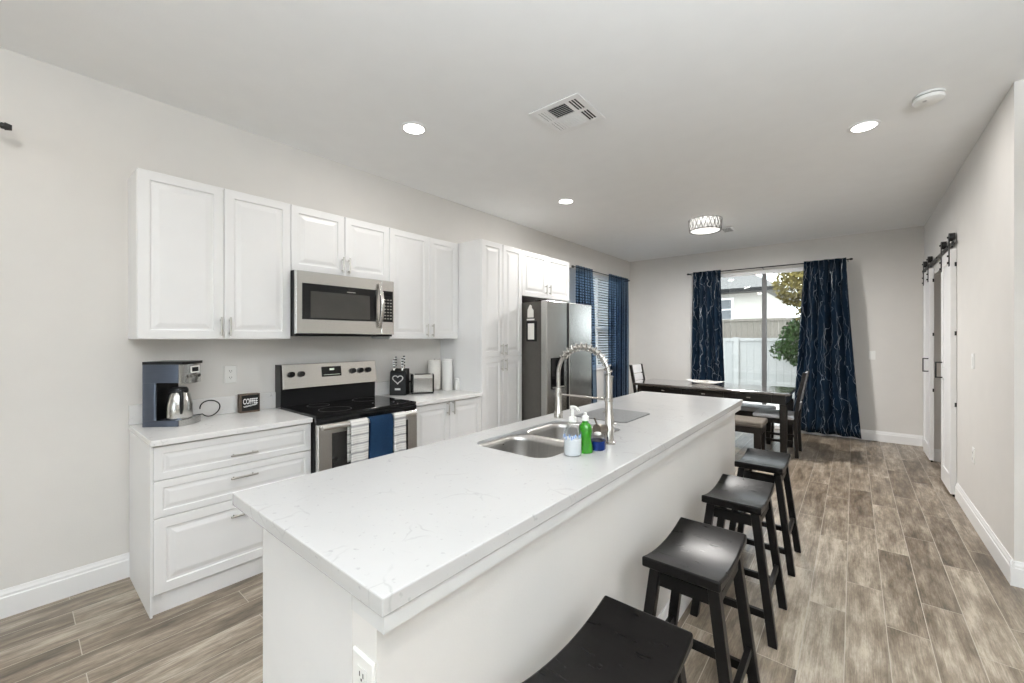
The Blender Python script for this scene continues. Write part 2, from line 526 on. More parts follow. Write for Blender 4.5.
# right wall with the closet opening
O0, O1, OZ = 5.30, 6.45, 2.09
g = G()
g.box(RX, RX + T, CY, O0, 0, CEIL); g.box(RX, RX + T, O1, BY, 0, CEIL); g.box(RX, RX + T, O0, O1, OZ, CEIL)
g.box(RX + T, E, CY, CY + T, 0, CEIL)
struct(g, 'wall_right', M['wall'])
g = G()
g.box(1.40, 1.5, CY + T, BY, 0, CEIL); g.box(RX + T, 1.40, O1, O1 + .1, 0, CEIL); g.box(RX + T, 1.40, O0 - .1, O0, 0, CEIL)
struct(g, 'wall_closet', M['wall'])
struct(G().box(E, E + T, R, CY + T, 0, CEIL), 'wall_side', M['wall'])
# rear wall, behind the view: a wide glazed opening to the garden
g = G()
g.box(WX, -.425, R - T, R, 0, CEIL); g.box(2.875, E, R - T, R, 0, CEIL); g.box(-.425, 2.875, R - T, R, 2.35, CEIL)
for x in (1.225,):
    g.box(x - .03, x + .03, R - .08, R - .03, 0, 2.35)
struct(g, 'wall_rear', M['wall'])
struct(G().box(-.425, 2.875, R - .06, R - .055, .02, 2.33), 'window_3', M['glass'])

# baseboards: profile with a stepped top
def base_prof(h=.137, t=.016):
    return [(0, 0), (t, 0), (t, h * .72), (t * .72, h * .76), (t * .72, h * .84), (t * .45, h * .92), (t * .3, h), (0, h)]
def base_run(g, axis, wallpos, sgn, a, b):
    poly = [(wallpos + sgn * u, v) for u, v in base_prof()]
    g.prism(poly, axis, a, b)
g = G(); base_run(g, 'y', WX + .0005, 1, R, .432); base_run(g, 'y', WX + .0005, 1, 4.30, BY - .001)
struct(g, 'baseboard_left', M['trim'])
g = G(); base_run(g, 'x', BY - .0005, -1, WX + .017, D0 - .01); base_run(g, 'x', BY - .0005, -1, D1 + .01, RX - .001)
struct(g, 'baseboard_back', M['trim'])
g = G(); base_run(g, 'y', RX - .0005, -1, CY - .016, 5.07); base_run(g, 'y', RX - .0005, -1, 6.95, BY - .018)
base_run(g, 'x', CY - .0005, -1, RX - .016, E)
struct(g, 'baseboard_right', M['trim'])
g = G(); base_run(g, 'x', O1 - .0005, -1, RX + .002, 1.39)
struct(g, 'baseboard_closet', M['trim'])

# window in the left wall: double hung, drywall sill
wf = bpy.data.objects.new('window_1', None); COL.objects.link(wf); wf.location = (WX, 6.07, WZ0); wf['kind'] = 'structure'
g = G(); xa, xb = WX - .10, WX - .05
g.box(xa, xb, W0, W0 + .045, WZ0, WZ1); g.box(xa, xb, W1 - .045, W1, WZ0, WZ1)
g.box(xa, xb, W0, W1, WZ1 - .045, WZ1); g.box(xa, xb, W0, W1, WZ0, WZ0 + .045)
g.box(xa, xb + .01, W0, W1, 1.51, 1.56)
g.box(xa, xb, 6.05, 6.09, WZ0, WZ1)
put(g, 'window_frame', M['trim'], wf)
put(G().box(WX - .078, WX - .072, W0 + .04, W1 - .04, WZ0 + .04, WZ1 - .04), 'pane', M['glass'], wf)
put(G().box(WX - .045, WX + .03, W0 - .02, W1 + .02, WZ0 - .025, WZ0 + .004), 'window_sill', M['trim'], wf, bevel=.004)

# sliding glass door in the back wall
df = bpy.data.objects.new('door_1', None); COL.objects.link(df); df.location = (-1.14, BY, 0); df['kind'] = 'structure'
g = G(); ya, yb = BY + .03, BY + .09
g.box(D0, D0 + .05, ya, yb, 0, DZ); g.box(D1 - .05, D1, ya, yb, 0, DZ); g.box(D0, D1, ya, yb, DZ - .055, DZ); g.box(D0, D1, ya, yb, 0, .05)
put(g, 'door_frame', M['trim'], df)
g = G(); g.box(-1.115, -1.055, BY + .02, BY + .08, .05, DZ - .055)
put(g, 'meeting_stile', mat('grey_aluminium_stile', (.13, .132, .132), .5), df)
put(G().box(D0 + .05, -1.115, BY + .052, BY + .058, .05, DZ - .055), 'pane', M['glass'], df)
put(G().box(-1.055, D1 - .05, BY + .042, BY + .048, .05, DZ - .055), 'pane', M['glass'], df)

# ------------------------------------------------------------------ outside
struct(G().box(-14, 8, BY + .12, 26, -.14, -.04), 'ground_patio', M['patio'])
struct(G().box(-14, WX - .2, -12, BY + .12, -.14, -.04), 'ground_side', M['patio'])
struct(G().box(WX - .2, 14, -14, R - .2, -.14, -.04), 'ground_garden', M['patio'])
FY = 11.0
f = thing('privacy_fence', 'white vinyl privacy fence across the far side of the patio', 'fence', (-2, FY, -.04))
g = G()
for i in range(90):
    x = -9 + i * .152
    g.box(x, x + .149, FY, FY + .03, 0, 1.31)
put(g, 'board_panel', M['fence_vinyl'], f)
put(G().box(-9, 4.7, FY - .02, FY + .05, 1.31, 1.385), 'top_rail', M['fence_vinyl'], f)
for k in range(5):
    x = -8.9 + k * 3.3
    put(G().box(x, x + .12, FY - .045, FY - .005, -.04, 1.40), 'fence_post', M['fence_vinyl'], f)
f = thing('board_fence', 'weathered grey board fence showing above the white vinyl fence', 'fence', (-3, 13.0, -.04))
g = G()
for i in range(70):
    x = -10 + i * .15
    g.box(x, x + .144, 13.0, 13.03, -.04, 1.88)
put(g, 'board_panel', M['fence_wood'], f)
put(G().box(-10, .5, 12.97, 13.06, 1.86, 1.93), 'top_rail', M['fence_wood'], f)
# neighbour's house
h = thing('neighbor_house', 'cream house with grey shingle hip roof beyond the fences', 'house', (-6, 17, -.04))
put(G().box(-12, -2.2, 15.0, 20, -.04, 2.95), 'house_wall', M['stucco'], h)
g = G()
e = [(-12.5, 14.5), (-1.75, 14.5), (-1.75, 20.5), (-12.5, 20.5)]
g.hexa([(x, y, 2.86) for x, y in e], [(x, y, 2.98) for x, y in e])
g.hexa([(x, y, 2.98) for x, y in e], [(-9.5, 17.4, 4.75), (-4.6, 17.4, 4.75), (-4.6, 17.6, 4.75), (-9.5, 17.6, 4.75)])
put(g, 'roof', M['shingle'], h)
put(G().box(-12.5, -1.75, 14.46, 14.5, 2.86, 2.98), 'gutter', M['black_plastic'], h)
g = G(); x0, x1, z0, z1 = -3.95, -3.20, 2.02, 2.66
g.box(x0 - .07, x1 + .07, 14.96, 15.0, z0 - .07, z0); g.box(x0 - .07, x1 + .07, 14.96, 15.0, z1, z1 + .07)
g.box(x0 - .07, x0, 14.96, 15.0, z0, z1); g.box(x1, x1 + .07, 14.96, 15.0, z0, z1); g.box(x0, x1, 14.965, 14.995, 2.32, 2.36)
hw = put(g, 'house_window', M['trim'], h)
put(G().box(x0, x1, 14.98, 14.99, z0, z1), 'pane', mat('dim_window_pane', (.10, .11, .12), .1, var=.1), hw)
# tree and shrub
def leaves(g, c, r, n, size, sq=(1, 1, 1)):
    for _ in range(n):
        while True:
            d = Vector((random.uniform(-1, 1), random.uniform(-1, 1), random.uniform(-1, 1)))
            if .25 < d.length < 1: break
        p = Vector(c) + Vector((d.x * r * sq[0], d.y * r * sq[1], d.z * r * sq[2]))
        a = Vector((random.uniform(-1, 1), random.uniform(-1, 1), random.uniform(-1, 1))).normalized()
        b = a.cross(Vector((random.uniform(-1, 1), random.uniform(-1, 1), random.uniform(-1, 1)))).normalized()
        s = size * random.uniform(.6, 1.3)
        g.quad(p - a * s, p + b * s * .45, p + a * s, p - b * s * .45)
t = thing('garden_tree', 'leafy olive green tree behind the sliding door, beside the right curtain', 'tree', (-.50, 9.0, -.04))
g = G(); g.tube([(-.50, 9.0, -.04), (-.53, 9.0, 1.0), (-.60, 9.0, 1.7), (-.72, 9.0, 2.3)], [.09, .07, .05, .03], 8)
g.tube([(-.53, 9.0, 1.2), (-.32, 9.0, 1.9), (-.15, 9.1, 2.5)], [.05, .04, .02], 8)
put(g, 'trunk', M['bark'], t, smooth=True)
g = G(); leaves(g, (-.56, 9.0, 2.38), .62, 2600, .052, (1.05, .8, .8)); leaves(g, (-.12, 9.0, 2.6), .6, 1000, .052, (1, .8, 1)); leaves(g, (-.50, 9.0, 1.92), .38, 900, .048)
put(g, 'crown', M['leaf_warm'], t)
t = thing('garden_shrub', 'green shrub growing low in front of the white vinyl fence', 'shrub', (-.85, 10.45, -.04))
g = G(); g.tube([(-.85, 10.45, -.04), (-.88, 10.45, .6), (-.95, 10.45, 1.2)], [.04, .03, .015], 7); g.tube([(-.85, 10.45, .1), (-.65, 10.45, .8), (-.5, 10.45, 1.4)], [.03, .025, .012], 7)
put(g, 'stem', M['bark'], t, smooth=True)
g = G(); leaves(g, (-.80, 10.45, 1.30), .50, 2200, .055, (1, .7, 1.1)); leaves(g, (-.25, 10.45, 1.2), .5, 900, .055, (1, .7, 1))
leaves(g, (-1.24, 10.5, 1.10), .22, 140, .05)
put(g, 'foliage', M['leaf'], t)

# ------------------------------------------------------------------ cabinet builders (fronts face +X)
DOOR = [(0, -.019), (0, -.003), (.003, 0), (.050, 0), (.054, -.007), (.066, -.007), (.088, -.0015), (.092, -.001)]
DRAWER = [(0, -.019), (0, -.003), (.003, 0), (.036, 0), (.039, -.004), (.047, -.004), (.062, -.001), (.065, -.001)]
def front(parent, name, y0, y1, z0, z1, x):
    g = G().panel(y0, y1, z0, z1, DRAWER if z1 - z0 < .2 else DOOR, lambda u, v, d: (x + d, u, v))
    return put(g, name, M['cabinet'], parent)
def pull_v(parent, x, y, z0, z1):
    g = G()
    g.cyl((x + .028, y, z0), (x + .028, y, z1), .0055, n=12)
    for z in (z0 + .018, z1 - .018):
        g.cyl((x, y, z), (x + .028, y, z), .0045, n=10)
    return put(g, 'handle', M['handle'], parent, smooth=True)
def pull_h(parent, x, y0, y1, z):
    g = G()
    g.cyl((x + .028, y0, z), (x + .028, y1, z), .0055, n=12)
    for y in (y0 + .018, y1 - .018):
        g.cyl((x, y, z), (x + .028, y, z), .0045, n=10)
    return put(g, 'handle', M['handle'], parent, smooth=True)

Y0, Y1, Y2, Y3, Y4 = .428, 1.190, 1.952, 2.714, 3.306
UX = -3.015        # upper fronts
UZ0, UZ1 = 1.372, 2.298
BX = -2.700        # base fronts
BZ = .845          # carcass top
CZ = .875          # worktop of the wall run
gp = .0015

def upper(label, y0, y1, z0, z1, split, hz, hy):
    c = thing('upper_cabinet', label, 'cabinet', (WX + .12, (y0 + y1) / 2, z0))
    put(G().box(WX + .001, UX - .0195, y0 + .0005, y1 - .0005, z0, z1), 'body', M['cabinet'], c)
    for a, b, hh in ((y0 + gp, split - gp, hy[0]), (split + gp, y1 - gp, hy[1])):
        d = front(c, 'door', a, b, z0 + .001, z1 - .001, UX)
        pull_v(d, UX, hh, *hz)
    return c
upper('white double door wall cabinet above the coffee maker', Y0 - .010, Y1, UZ0, UZ1, .809, (1.392, 1.507), (.790, .836))
upper('short white double door cabinet directly above the microwave', Y1, Y2, 1.845, UZ1, 1.571, (1.868, 1.985), (1.548, 1.598))
upper('white double door wall cabinet above the toaster and knife block', Y2, Y3 - .004, UZ0, UZ1, 2.358, (1.392, 1.507), (2.330, 2.392))

# pantry
p = thing('pantry_cabinet', 'tall white four door pantry cabinet beside the fridge', 'cabinet', (WX + .3, (Y3 + Y4) / 2, 0))
put(G().box(WX + .001, BX - .0195, Y3, Y4 - .0005, 0, 2.302), 'body', M['cabinet'], p)
ym = (Y3 + Y4) / 2
for a, b, hy in ((Y3 + gp, ym - gp, ym - .030), (ym + gp, Y4 - gp, ym + .030)):
    d = front(p, 'door', a, b, 1.199, 2.300, BX); pull_v(d, BX, hy, 1.214, 1.322)
    d = front(p, 'door', a, b, .10, 1.196, BX); pull_v(d, BX, hy, 1.060, 1.175)
# cabinet over the fridge
FC1 = 4.215
p = thing('fridge_top_cabinet', 'white double door cabinet mounted above the fridge', 'cabinet', (WX + .3, 3.76, 1.82))
put(G().box(WX + .001, BX - .0195, Y4 + .0005, FC1, 1.822, 2.300), 'body', M['cabinet'], p)
for a, b, hy in ((Y4 + gp, 3.752 - gp, 3.715), (3.752 + gp, FC1 - gp, 3.79)):
    d = front(p, 'door', a, b, 1.823, 2.299, BX); pull_v(d, BX, hy, 1.865, 1.972)

# base cabinets
b = thing('drawer_cabinet', 'white three drawer base cabinet under the coffee maker', 'cabinet', (WX + .3, .81, 0))
g = G(); g.box(WX + .018, BX - .0195, Y0 + .004, Y1 - .004, .10, BZ - .0005)
put(g, 'body', M['cabinet'], b)
put(G().box(WX + .018, BX, Y0 - .006, Y0 + .0035, 0, BZ - .0005), 'side_panel', M['cabinet'], b)
put(G().box(WX + .1, BX - .022, Y0 + .004, Y1 - .004, 0, .0995), 'toe_kick', M['cabinet'], b)
for z0, z1, hz in ((.669, .838, .729), (.482, .666, .604), (.103, .479, .392)):
    d = front(b, 'drawer', Y0 + .005, Y1 - .005, z0, z1, BX); pull_h(d, BX, .751, .880, hz)
b = thing('base_cabinet', 'white double door base cabinet between the range and the pantry', 'cabinet', (WX + .3, 2.33, 0))
put(G().box(WX + .018, BX - .0195, Y2 + .004, Y3 - .002, .10, BZ - .0005), 'body', M['cabinet'], b)
put(G().box(WX + .1, BX - .06, Y2 + .004, Y3 - .002, 0, .0995), 'toe_kick', M['cabinet'], b)
for a, bb, hy in ((Y2 + .005, 2.332 - gp, 2.302), (2.332 + gp, Y3 - .003, 2.362)):
    d = front(b, 'door', a, bb, .103, .838, BX); pull_v(d, BX, hy, .728, .842)

def worktop(label, y0, y1):
    c = thing('countertop', label, 'countertop', (WX + .3, (y0 + y1) / 2, BZ))
    put(G().box(WX + .001, BX + .02, y0, y1, BZ, CZ), 'slab', M['run_quartz'], c, bevel=.003)
    put(G().box(WX + .001, WX + .02, y0, y1, CZ + .0005, .990), 'backsplash', M['run_quartz'], c, bevel=.002)
worktop('white quartz countertop under the coffee maker', Y0 - .008, Y1 - .003)
worktop('white quartz countertop under the knife block and toaster', Y2 + .003, Y3 - .001)

# ------------------------------------------------------------------ microwave
mx = -2.94
m = thing('microwave', 'stainless over the range microwave with black window', 'microwave', (WX + .15, 1.57, 1.395))
put(G().box(WX + .002, mx - .03, Y1 + .002, Y2 - .004, 1.392, 1.843), 'body', M['black_plastic'], m, bevel=.003)
g = G().panel(Y1 + .002, 1.832, 1.408, 1.840, [(0, -.029), (0, -.004), (.004, 0), (.006, 0)], lambda u, v, d: (mx + d, u, v))
d = put(g, 'door', M['steel_h'], m)
put(G().panel(1.232, 1.785, 1.508, 1.757, [(0, 0.0005), (0, .003), (.002, .0035)], lambda u, v, dd: (mx + dd, u, v)), 'door_glass', M['black_glass'], d)
put(G().panel(1.285, 1.730, 1.520, 1.705, [(0, .0038), (0, .0042), (.001, .0044)], lambda u, v, dd: (mx + dd, u, v)), 'mesh_screen', mat('grey_oven_screen', (.036, .034, .030), .16, var=.12), d)
put(G().box(mx + .0038, mx + .005, 1.545, 1.612, 1.716, 1.722), 'badge', M['steel'], d)
g = G(); pts = []
for i in range(13):
    a = i / 12
    pts.append((mx + .012 + .040 * sin(pi * a), 1.808, 1.460 + .348 * a))
g.tube(pts, [.012 + .005 * sin(pi * i / 12) for i in range(13)], 12)
put(g, 'handle', M['chrome'], d, smooth=True)
g = G().panel(1.8335, Y2 - .006, 1.408, 1.840, [(0, -.029), (0, -.004), (.004, 0), (.006, 0)], lambda u, v, d: (mx + d, u, v))
cp = put(g, 'control_panel', M['steel_h'], m)
put(G().panel(1.846, 1.934, 1.508, 1.757, [(0, 0.0005), (0, .003), (.002, .0035)], lambda u, v, dd: (mx + dd, u, v)), 'keypad', M['black_plastic'], cp)
g = G()
for r in range(7):
    for c_ in range(3):
        y = 1.856 + c_ * .025; z = 1.53 + r * .025
        g.box(mx + .0036, mx + .0044, y, y + .014, z, z + .009)
put(g, 'key_marks', mat('grey_key_print', (.30, .29, .26), .6), cp)
put(G().box(mx + .0036, mx + .0044, 1.856, 1.922, 1.715, 1.742), 'display', M['black_glass'], cp)

# ------------------------------------------------------------------ range
RY0, RY1 = Y1 + .003, Y2 - .003
rg = thing('range', 'stainless electric range with black glass cooktop', 'stove', (WX + .3, 1.57, 0))
put(G().box(WX + .015, -2.672, RY0, RY1, .02, .868), 'body', M['black_plastic'], rg)
put(G().box(-3.20, -2.648, RY0 - .001, RY1 + .001, .8685, .889), 'cooktop', M['black_glass'], rg, bevel=.004)
ring_m = mat('grey_burner_print', (.10, .10, .10), .3)
for (x, y, r) in ((-2.80, 1.39, .105), (-2.80, 1.76, .08), (-3.05, 1.39, .075), (-3.05, 1.76, .10)):
    put(G().lathe([(r - .003, .8891), (r, .8891), (r, .8894), (r - .003, .8894)], (x, y, 0), 40, ring=True), 'burner_ring', ring_m, rg)
put(G().prism([(-2.671, .832), (-2.645, .832), (-2.643, .855), (-2.652, .868), (-2.671, .868)], 'y', RY0, RY1), 'front_rim', M['black_glass'], rg)
g = G().panel(RY0 + .004, RY1 - .004, .235, .828, [(0, -.040), (0, -.005), (.005, 0), (.007, 0)], lambda u, v, d: (-2.630 + d, u, v))
od = put(g, 'oven_door', M['steel_h'], rg)
put(G().panel(1.285, 1.860, .36, .765, [(0, .0005), (0, .002), (.002, .003)], lambda u, v, d: (-2.630 + d, u, v)), 'oven_window', M['oven_glass'], od)
g = G(); g.cyl((-2.590, 1.205, .815), (-2.590, 1.905, .815), .016, n=16)
for y in (1.222, 1.888):
    g.cyl((-2.632, y, .812), (-2.590, y, .815), .011, n=12)
put(g, 'handle', mat('satin_oven_handle', (.72, .71, .69), .36, 1.0, var=.02), od, smooth=True)
put(G().panel(RY0 + .004, RY1 - .004, .04, .228, [(0, -.040), (0, -.005), (.005, 0), (.007, 0)], lambda u, v, d: (-2.630 + d, u, v)), 'storage_drawer', M['steel'], rg)
# backguard
bgy0, bgy1 = 1.1885, 1.922
put(G().prism([(WX + .003, .8695), (-3.185, .8895), (-3.182, 1.005), (-3.19, 1.185), (WX + .003, 1.185)], 'y', bgy0, bgy1), 'backguard', M['black_plastic'], rg)
g = G().prism([(-3.1815, 1.006), (-3.150, 1.014), (-3.176, 1.188), (-3.200, 1.190), (-3.1895, 1.184)], 'y', bgy0 + .006, bgy1 - .004)
cpn = put(g, 'control_panel', M['steel_h'], rg, bevel=.002)
def on_panel(z): return -3.150 - (z - 1.014) * (.026 / .174)
for y in (1.250, 1.318, 1.712, 1.778, 1.845):
    x = on_panel(1.115)
    k = put(G().cyl((x, y, 1.115), (x + .026, y, 1.119), .023, .019, 20), 'knob', M['black_plastic'], cpn, smooth=True)
    put(G().box(x + .0265, x + .029, y - .003, y + .003, 1.101, 1.137), 'grip', M['black_plastic'], k)
g = G(); zA, zB = 1.085, 1.160
g.hexa([(on_panel(zA) + .0006, 1.468, zA), (on_panel(zA) + .004, 1.468, zA), (on_panel(zA) + .004, 1.618, zA), (on_panel(zA) + .0006, 1.618, zA)],
       [(on_panel(zB) + .0006, 1.468, zB), (on_panel(zB) + .004, 1.468, zB), (on_panel(zB) + .004, 1.618, zB), (on_panel(zB) + .0006, 1.618, zB)])
ds = put(g, 'display', M['black_glass'], cpn)
mk = mat('pale_display_marks', (.45, .5, .42), .5, emis=(.6, .7, .55), estr=.35)
put(G().box(on_panel(1.10) + .004, on_panel(1.10) + .0052, 1.480, 1.606, 1.097, 1.100), 'key_row', mk, ds)
put(G().box(on_panel(1.137) + .0035, on_panel(1.137) + .0052, 1.526, 1.562, 1.131, 1.146), 'lit_readout', mk, ds)

# towels on the oven handle
def towel(name, label, y0, y1, zb, material, seed, group=None):
    rnd = random.Random(seed)
    g = G(); path = []
    xb_, xf_ = -2.6120, -2.5670
    for z in [.56 + i * .03 for i in range(9)]: path.append((xb_, z))
    for i in range(9):
        a = pi * (1 - i / 8)
        path.append((-2.5895 + .0225 * cos(a), .815 + .0225 * sin(a)))
    z = .805
    while z > zb:
        path.append((xf_ + .004 * sin((.815 - z) * 9 + seed), z)); z -= .03
    path.append((xf_ + .004 * sin((.815 - zb) * 9 + seed), zb))
    n = 14; loops = []
    for (x, z) in path:
        row = []
        for k in range(n + 1):
            u = k / n
            drop = max(0, .80 - z)
            w = .006 * sin(u * 9 + seed * 2) * min(1, drop * 5) if x > -2.59 else 0
            row.append((x + w, y0 + (y1 - y0) * u + (.012 * drop * (u - .5) if x > -2.59 else 0), z))
        loops.append(row)
    g.loft(loops, False, False, closed=False)
    return solo(g, name, material, label, 'towel', (-2.57, (y0 + y1) / 2, zb), group, smooth=True, solidify=.006)
towel('striped_towel', 'grey and white striped towel left of the navy one on the oven handle', 1.378, 1.500, .44, M['stripe'], 1)
towel('navy_towel', 'plain navy blue towel hanging in the middle of the oven handle', 1.514, 1.690, .46, M['blue_towel'], 2)
towel('striped_towel', 'grey and white striped towel right of the navy one on the oven handle', 1.702, 1.796, .44, M['stripe'], 3)

# ------------------------------------------------------------------ fridge
FX = -2.40
fy0, fy1, fz = 3.332, 4.226, 1.762
f = thing('refrigerator', 'stainless side by side refrigerator with dark grey sides', 'refrigerator', (WX + .4, 3.78, 0))
put(G().box(WX + .03, FX - .075, fy0, fy1, .02, fz - .012), 'body', M['steel_dark'], f, bevel=.004)
put(G().box(FX - .16, FX - .02, fy0 + .01, fy0 + .10, fz - .0115, fz + .010), 'hinge_cover', M['black_plastic'], f, bevel=.004)
put(G().box(FX - .16, FX - .02, fy1 - .10, fy1 - .01, fz - .0115, fz + .010), 'hinge_cover', M['black_plastic'], f, bevel=.004)
ys = 3.722
def fdoor(y0, y1):
    return put(G().box(FX - .0745, FX, y0, y1, .09, fz), 'door', M['steel'], f, bevel=.007, seg=3)
d1 = fdoor(fy0, ys - .024); d2 = fdoor(ys + .024, fy1)
put(G().box(FX - .074, FX - .003, ys - .0235, ys + .0235, .10, fz - .004), 'grip_channel', M['black_plastic'], f)
put(G().box(FX - .07, FX - .03, fy0 + .01, fy1 - .01, .02, .085), 'toe_grille', M['black_plastic'], f)
g = G().panel(3.402, 3.640, .858, 1.176, [(0, .0005), (0, .004), (.006, .006), (.014, .006), (.018, .003)], lambda u, v, d: (FX + d, u, v))
dp = put(g, 'water_dispenser', M['black_glass'], d1)
put(G().box(FX + .004, FX + .022, 3.425, 3.617, .868, .878), 'drip_tray', M['handle'], dp, bevel=.002)
g = G(); g.cyl((FX + .012, 3.52, 1.02), (FX + .012, 3.52, 1.07), .012, n=12); g.box(FX + .004, FX + .010, 3.49, 3.55, .93, 1.02)
put(g, 'dispenser_paddle', M['black_plastic'], dp)
# papers stuck on the fridge side (side faces -Y at fy0)
g = G()
g.prism([(-2.645, 1.592), (-2.567, 1.592), (-2.567, 1.665), (-2.590, 1.690), (-2.590, 1.712), (-2.612, 1.725), (-2.630, 1.700), (-2.645, 1.670)], 'y', fy0 - .004, fy0 - .0006)
solo(g, 'house_magnet', M['paper'], 'white house shaped magnet on the fridge side', 'magnet', (-2.606, fy0 - .002, 1.592))
solo(G().box(-2.652, -2.555, fy0 - .007, fy0 - .0006, 1.562, 1.578), 'magnet_strip', M['paper'], 'thin white magnet strip under the house shaped magnet', 'magnet', (-2.60, fy0 - .003, 1.562))
nb = thing('note_pad', 'white note pad in a black frame on the fridge side', 'note pad', (-2.592, fy0 - .004, 1.345))
put(G().box(-2.658, -2.527, fy0 - .006, fy0 - .0006, 1.345, 1.552), 'backing', M['black_plastic'], nb)
put(G().box(-2.636, -2.556, fy0 - .009, fy0 - .0062, 1.365, 1.530), 'paper', M['paper'], nb)

# ------------------------------------------------------------------ small things on the wall run
# coffee maker, built facing +x then turned
CR = radians(44)
c = thing('coffee_maker', 'blue grey and stainless drip coffee maker on the left countertop', 'coffee maker', (-3.126, .582, CZ + .0005), CR)
hw_, hd = .083, .100
def rrect(x0, x1, y0, y1, r, n=5):
    pts = []
    for cx, cy, a0 in ((x1 - r, y1 - r, 0), (x0 + r, y1 - r, pi / 2), (x0 + r, y0 + r, pi), (x1 - r, y0 + r, 3 * pi / 2)):
        for k in range(n + 1):
            a = a0 + pi / 2 * k / n
            pts.append((cx + r * cos(a), cy + r * sin(a)))
    return pts
def slab(g, poly, z0, z1): return g.prism(poly, 'z', z0, z1)
def nose(x0, x1, n=9):
    """bowed front plate outline"""
    return [(x0, -hw_)] + [(x1 - .016 * (1 - cos((k / n - .5) * 2.0)) / .46, -hw_ + 2 * hw_ * k / n) for k in range(n + 1)] + [(x0, hw_)]
put(slab(G(), rrect(-hd, hd - .004, -hw_, hw_, .012), .0, .035), 'base', M['blue_plate'], c, world=False, smooth=True)
put(slab(G(), nose(hd - .0035, hd + .022), .0, .035), 'base_front', M['steel'], c, world=False, smooth=True)
put(slab(G(), rrect(-hd, -.022, -hw_, hw_, .012), .0355, .248), 'rear_tower', M['blue_plate'], c, world=False, smooth=True)
put(slab(G(), rrect(-hd, hd - .004, -hw_, hw_, .012), .2485, .352), 'reservoir', M['blue_plate'], c, world=False, smooth=True)
hd_ = put(slab(G(), nose(hd - .0035, hd + .022), .240, .352), 'brew_head', M['steel'], c, world=False, smooth=True)
put(slab(G(), rrect(-hd - .002, hd + .022, -hw_ - .002, hw_ + .002, .016), .3525, .368), 'lid', M['black_plastic'], c, world=False, smooth=True)
xF = hd + .0222
sc = put(G().box(xF, xF + .003, -.030, .042, .300, .340), 'display_bezel', M['plastic_white'], hd_, world=False)
put(G().box(xF + .0032, xF + .0042, -.020, .032, .307, .333), 'display', M['black_glass'], sc, world=False)
for i in range(4):
    y = -.036 + i * .026
    put(G().cyl((xF, y, .282), (xF + .006, y, .282), .0095, n=14), 'button', M['black_plastic'] if i == 3 else M['chrome'], hd_, world=False, smooth=True)
# dark cavity back and carafe
put(G().box(-.0215, -.019, -hw_ + .001, hw_ - .001, .0355, .248), 'cavity_back', M['black_plastic'], c, world=False)
cf = thing('carafe', 'stainless thermal carafe standing in the coffee maker', 'carafe', (0, 0, 0))
rz = Matrix.Rotation(CR, 4, 'Z')
cp_ = Vector(c.location) + rz @ Vector((.050, -.012, .0358))
cf.location = cp_; cf.rotation_euler = (0, 0, CR)
put(G().lathe([(.001, 0), (.060, 0), (.064, .012), (.062, .08), (.050, .140), (.044, .150), (.001, .151)], n=32), 'vessel', M['steel'], cf, world=False, smooth=True)
put(G().lathe([(.001, .1515), (.043, .1515), (.044, .165), (.036, .180), (.001, .182)], n=28), 'lid', M['black_plastic'], cf, world=False, smooth=True)
a = radians(-48)
g = G(); dx, dy = cos(a), sin(a)
g.tube([(.042 * dx, .042 * dy, .158), (.068 * dx, .068 * dy, .160), (.082 * dx, .082 * dy, .13), (.083 * dx, .083 * dy, .06), (.070 * dx, .070 * dy, .035)], [.009, .010, .010, .009, .006], 10)
put(g, 'handle', M['black_plastic'], cf, world=False, smooth=True)
# its cord
pts = []
for i in range(25):
    a = -2.5 + i / 24 * 5.6
    pts.append((-3.225 + .012 * sin(a * 2), .790 + .052 * cos(a), CZ + .055 + .050 * sin(a)))
pts = [(-3.235, .70, CZ + .02)] + pts
solo(G().tube(pts, .0035, 8), 'power_cord', M['black_plastic'], 'looped black power cord behind the coffee maker', 'cord', (-3.225, .790, CZ + .004), smooth=True)

# coffee sign
sx0, sx1, sy0, sy1 = -3.255, -3.205, .948, 1.066
s = thing('coffee_sign', 'small dark wooden block sign reading coffee on the left countertop', 'sign', ((sx0 + sx1) / 2, (sy0 + sy1) / 2, CZ + .0005))
put(G().box(sx0, sx1, sy0, sy1, CZ + .0005, CZ + .125), 'block', M['sign_wood'], s, bevel=.002)
put(G().box(sx1, sx1 + .0015, sy0 + .010, sy1 - .007, CZ + .012, CZ + .117), 'face', M['black_plastic'], s)
def text_mesh(txt, size, name, parent, mtx, material, bold=0.0):
    cu = bpy.data.curves.new(name, 'FONT'); cu.body = txt; cu.size = size; cu.align_x = 'CENTER'; cu.extrude = .0006; cu.offset = bold
    tmp = bpy.data.objects.new(name + '_tmp', cu); COL.objects.link(tmp)
    dg = bpy.context.evaluated_depsgraph_get()
    me = bpy.data.meshes.new_from_object(tmp.evaluated_get(dg))
    bpy.data.objects.remove(tmp); bpy.data.curves.remove(cu)
    me.transform(mtx); me.materials.clear(); me.materials.append(material)
    o = bpy.data.objects.new(name, me); COL.objects.link(o); o.parent = parent
    return o
facing = Matrix(((0, 0, 1, 0), (1, 0, 0, 0), (0, 1, 0, 0), (0, 0, 0, 1)))      # text x -> +Y, text y -> +Z
mt = Matrix.Translation((sx1 + .002 - s.location.x, (sy0 + sy1) / 2 - s.location.y + .001, .058)) @ facing @ Matrix.Diagonal((.78, 1.6, 1, 1))
text_mesh('COFFEE', .032, 'lettering', s, mt, M['sign_white'], .0006)
pts = [(sx1 + .0022, sy0 + .020 + .078 * i / 40, CZ + .040 + .012 * i / 40 + .006 * sin(i * 1.5)) for i in range(41)]
put(G().tube(pts, .0013, 5), 'script_line', M['sign_white'], s)

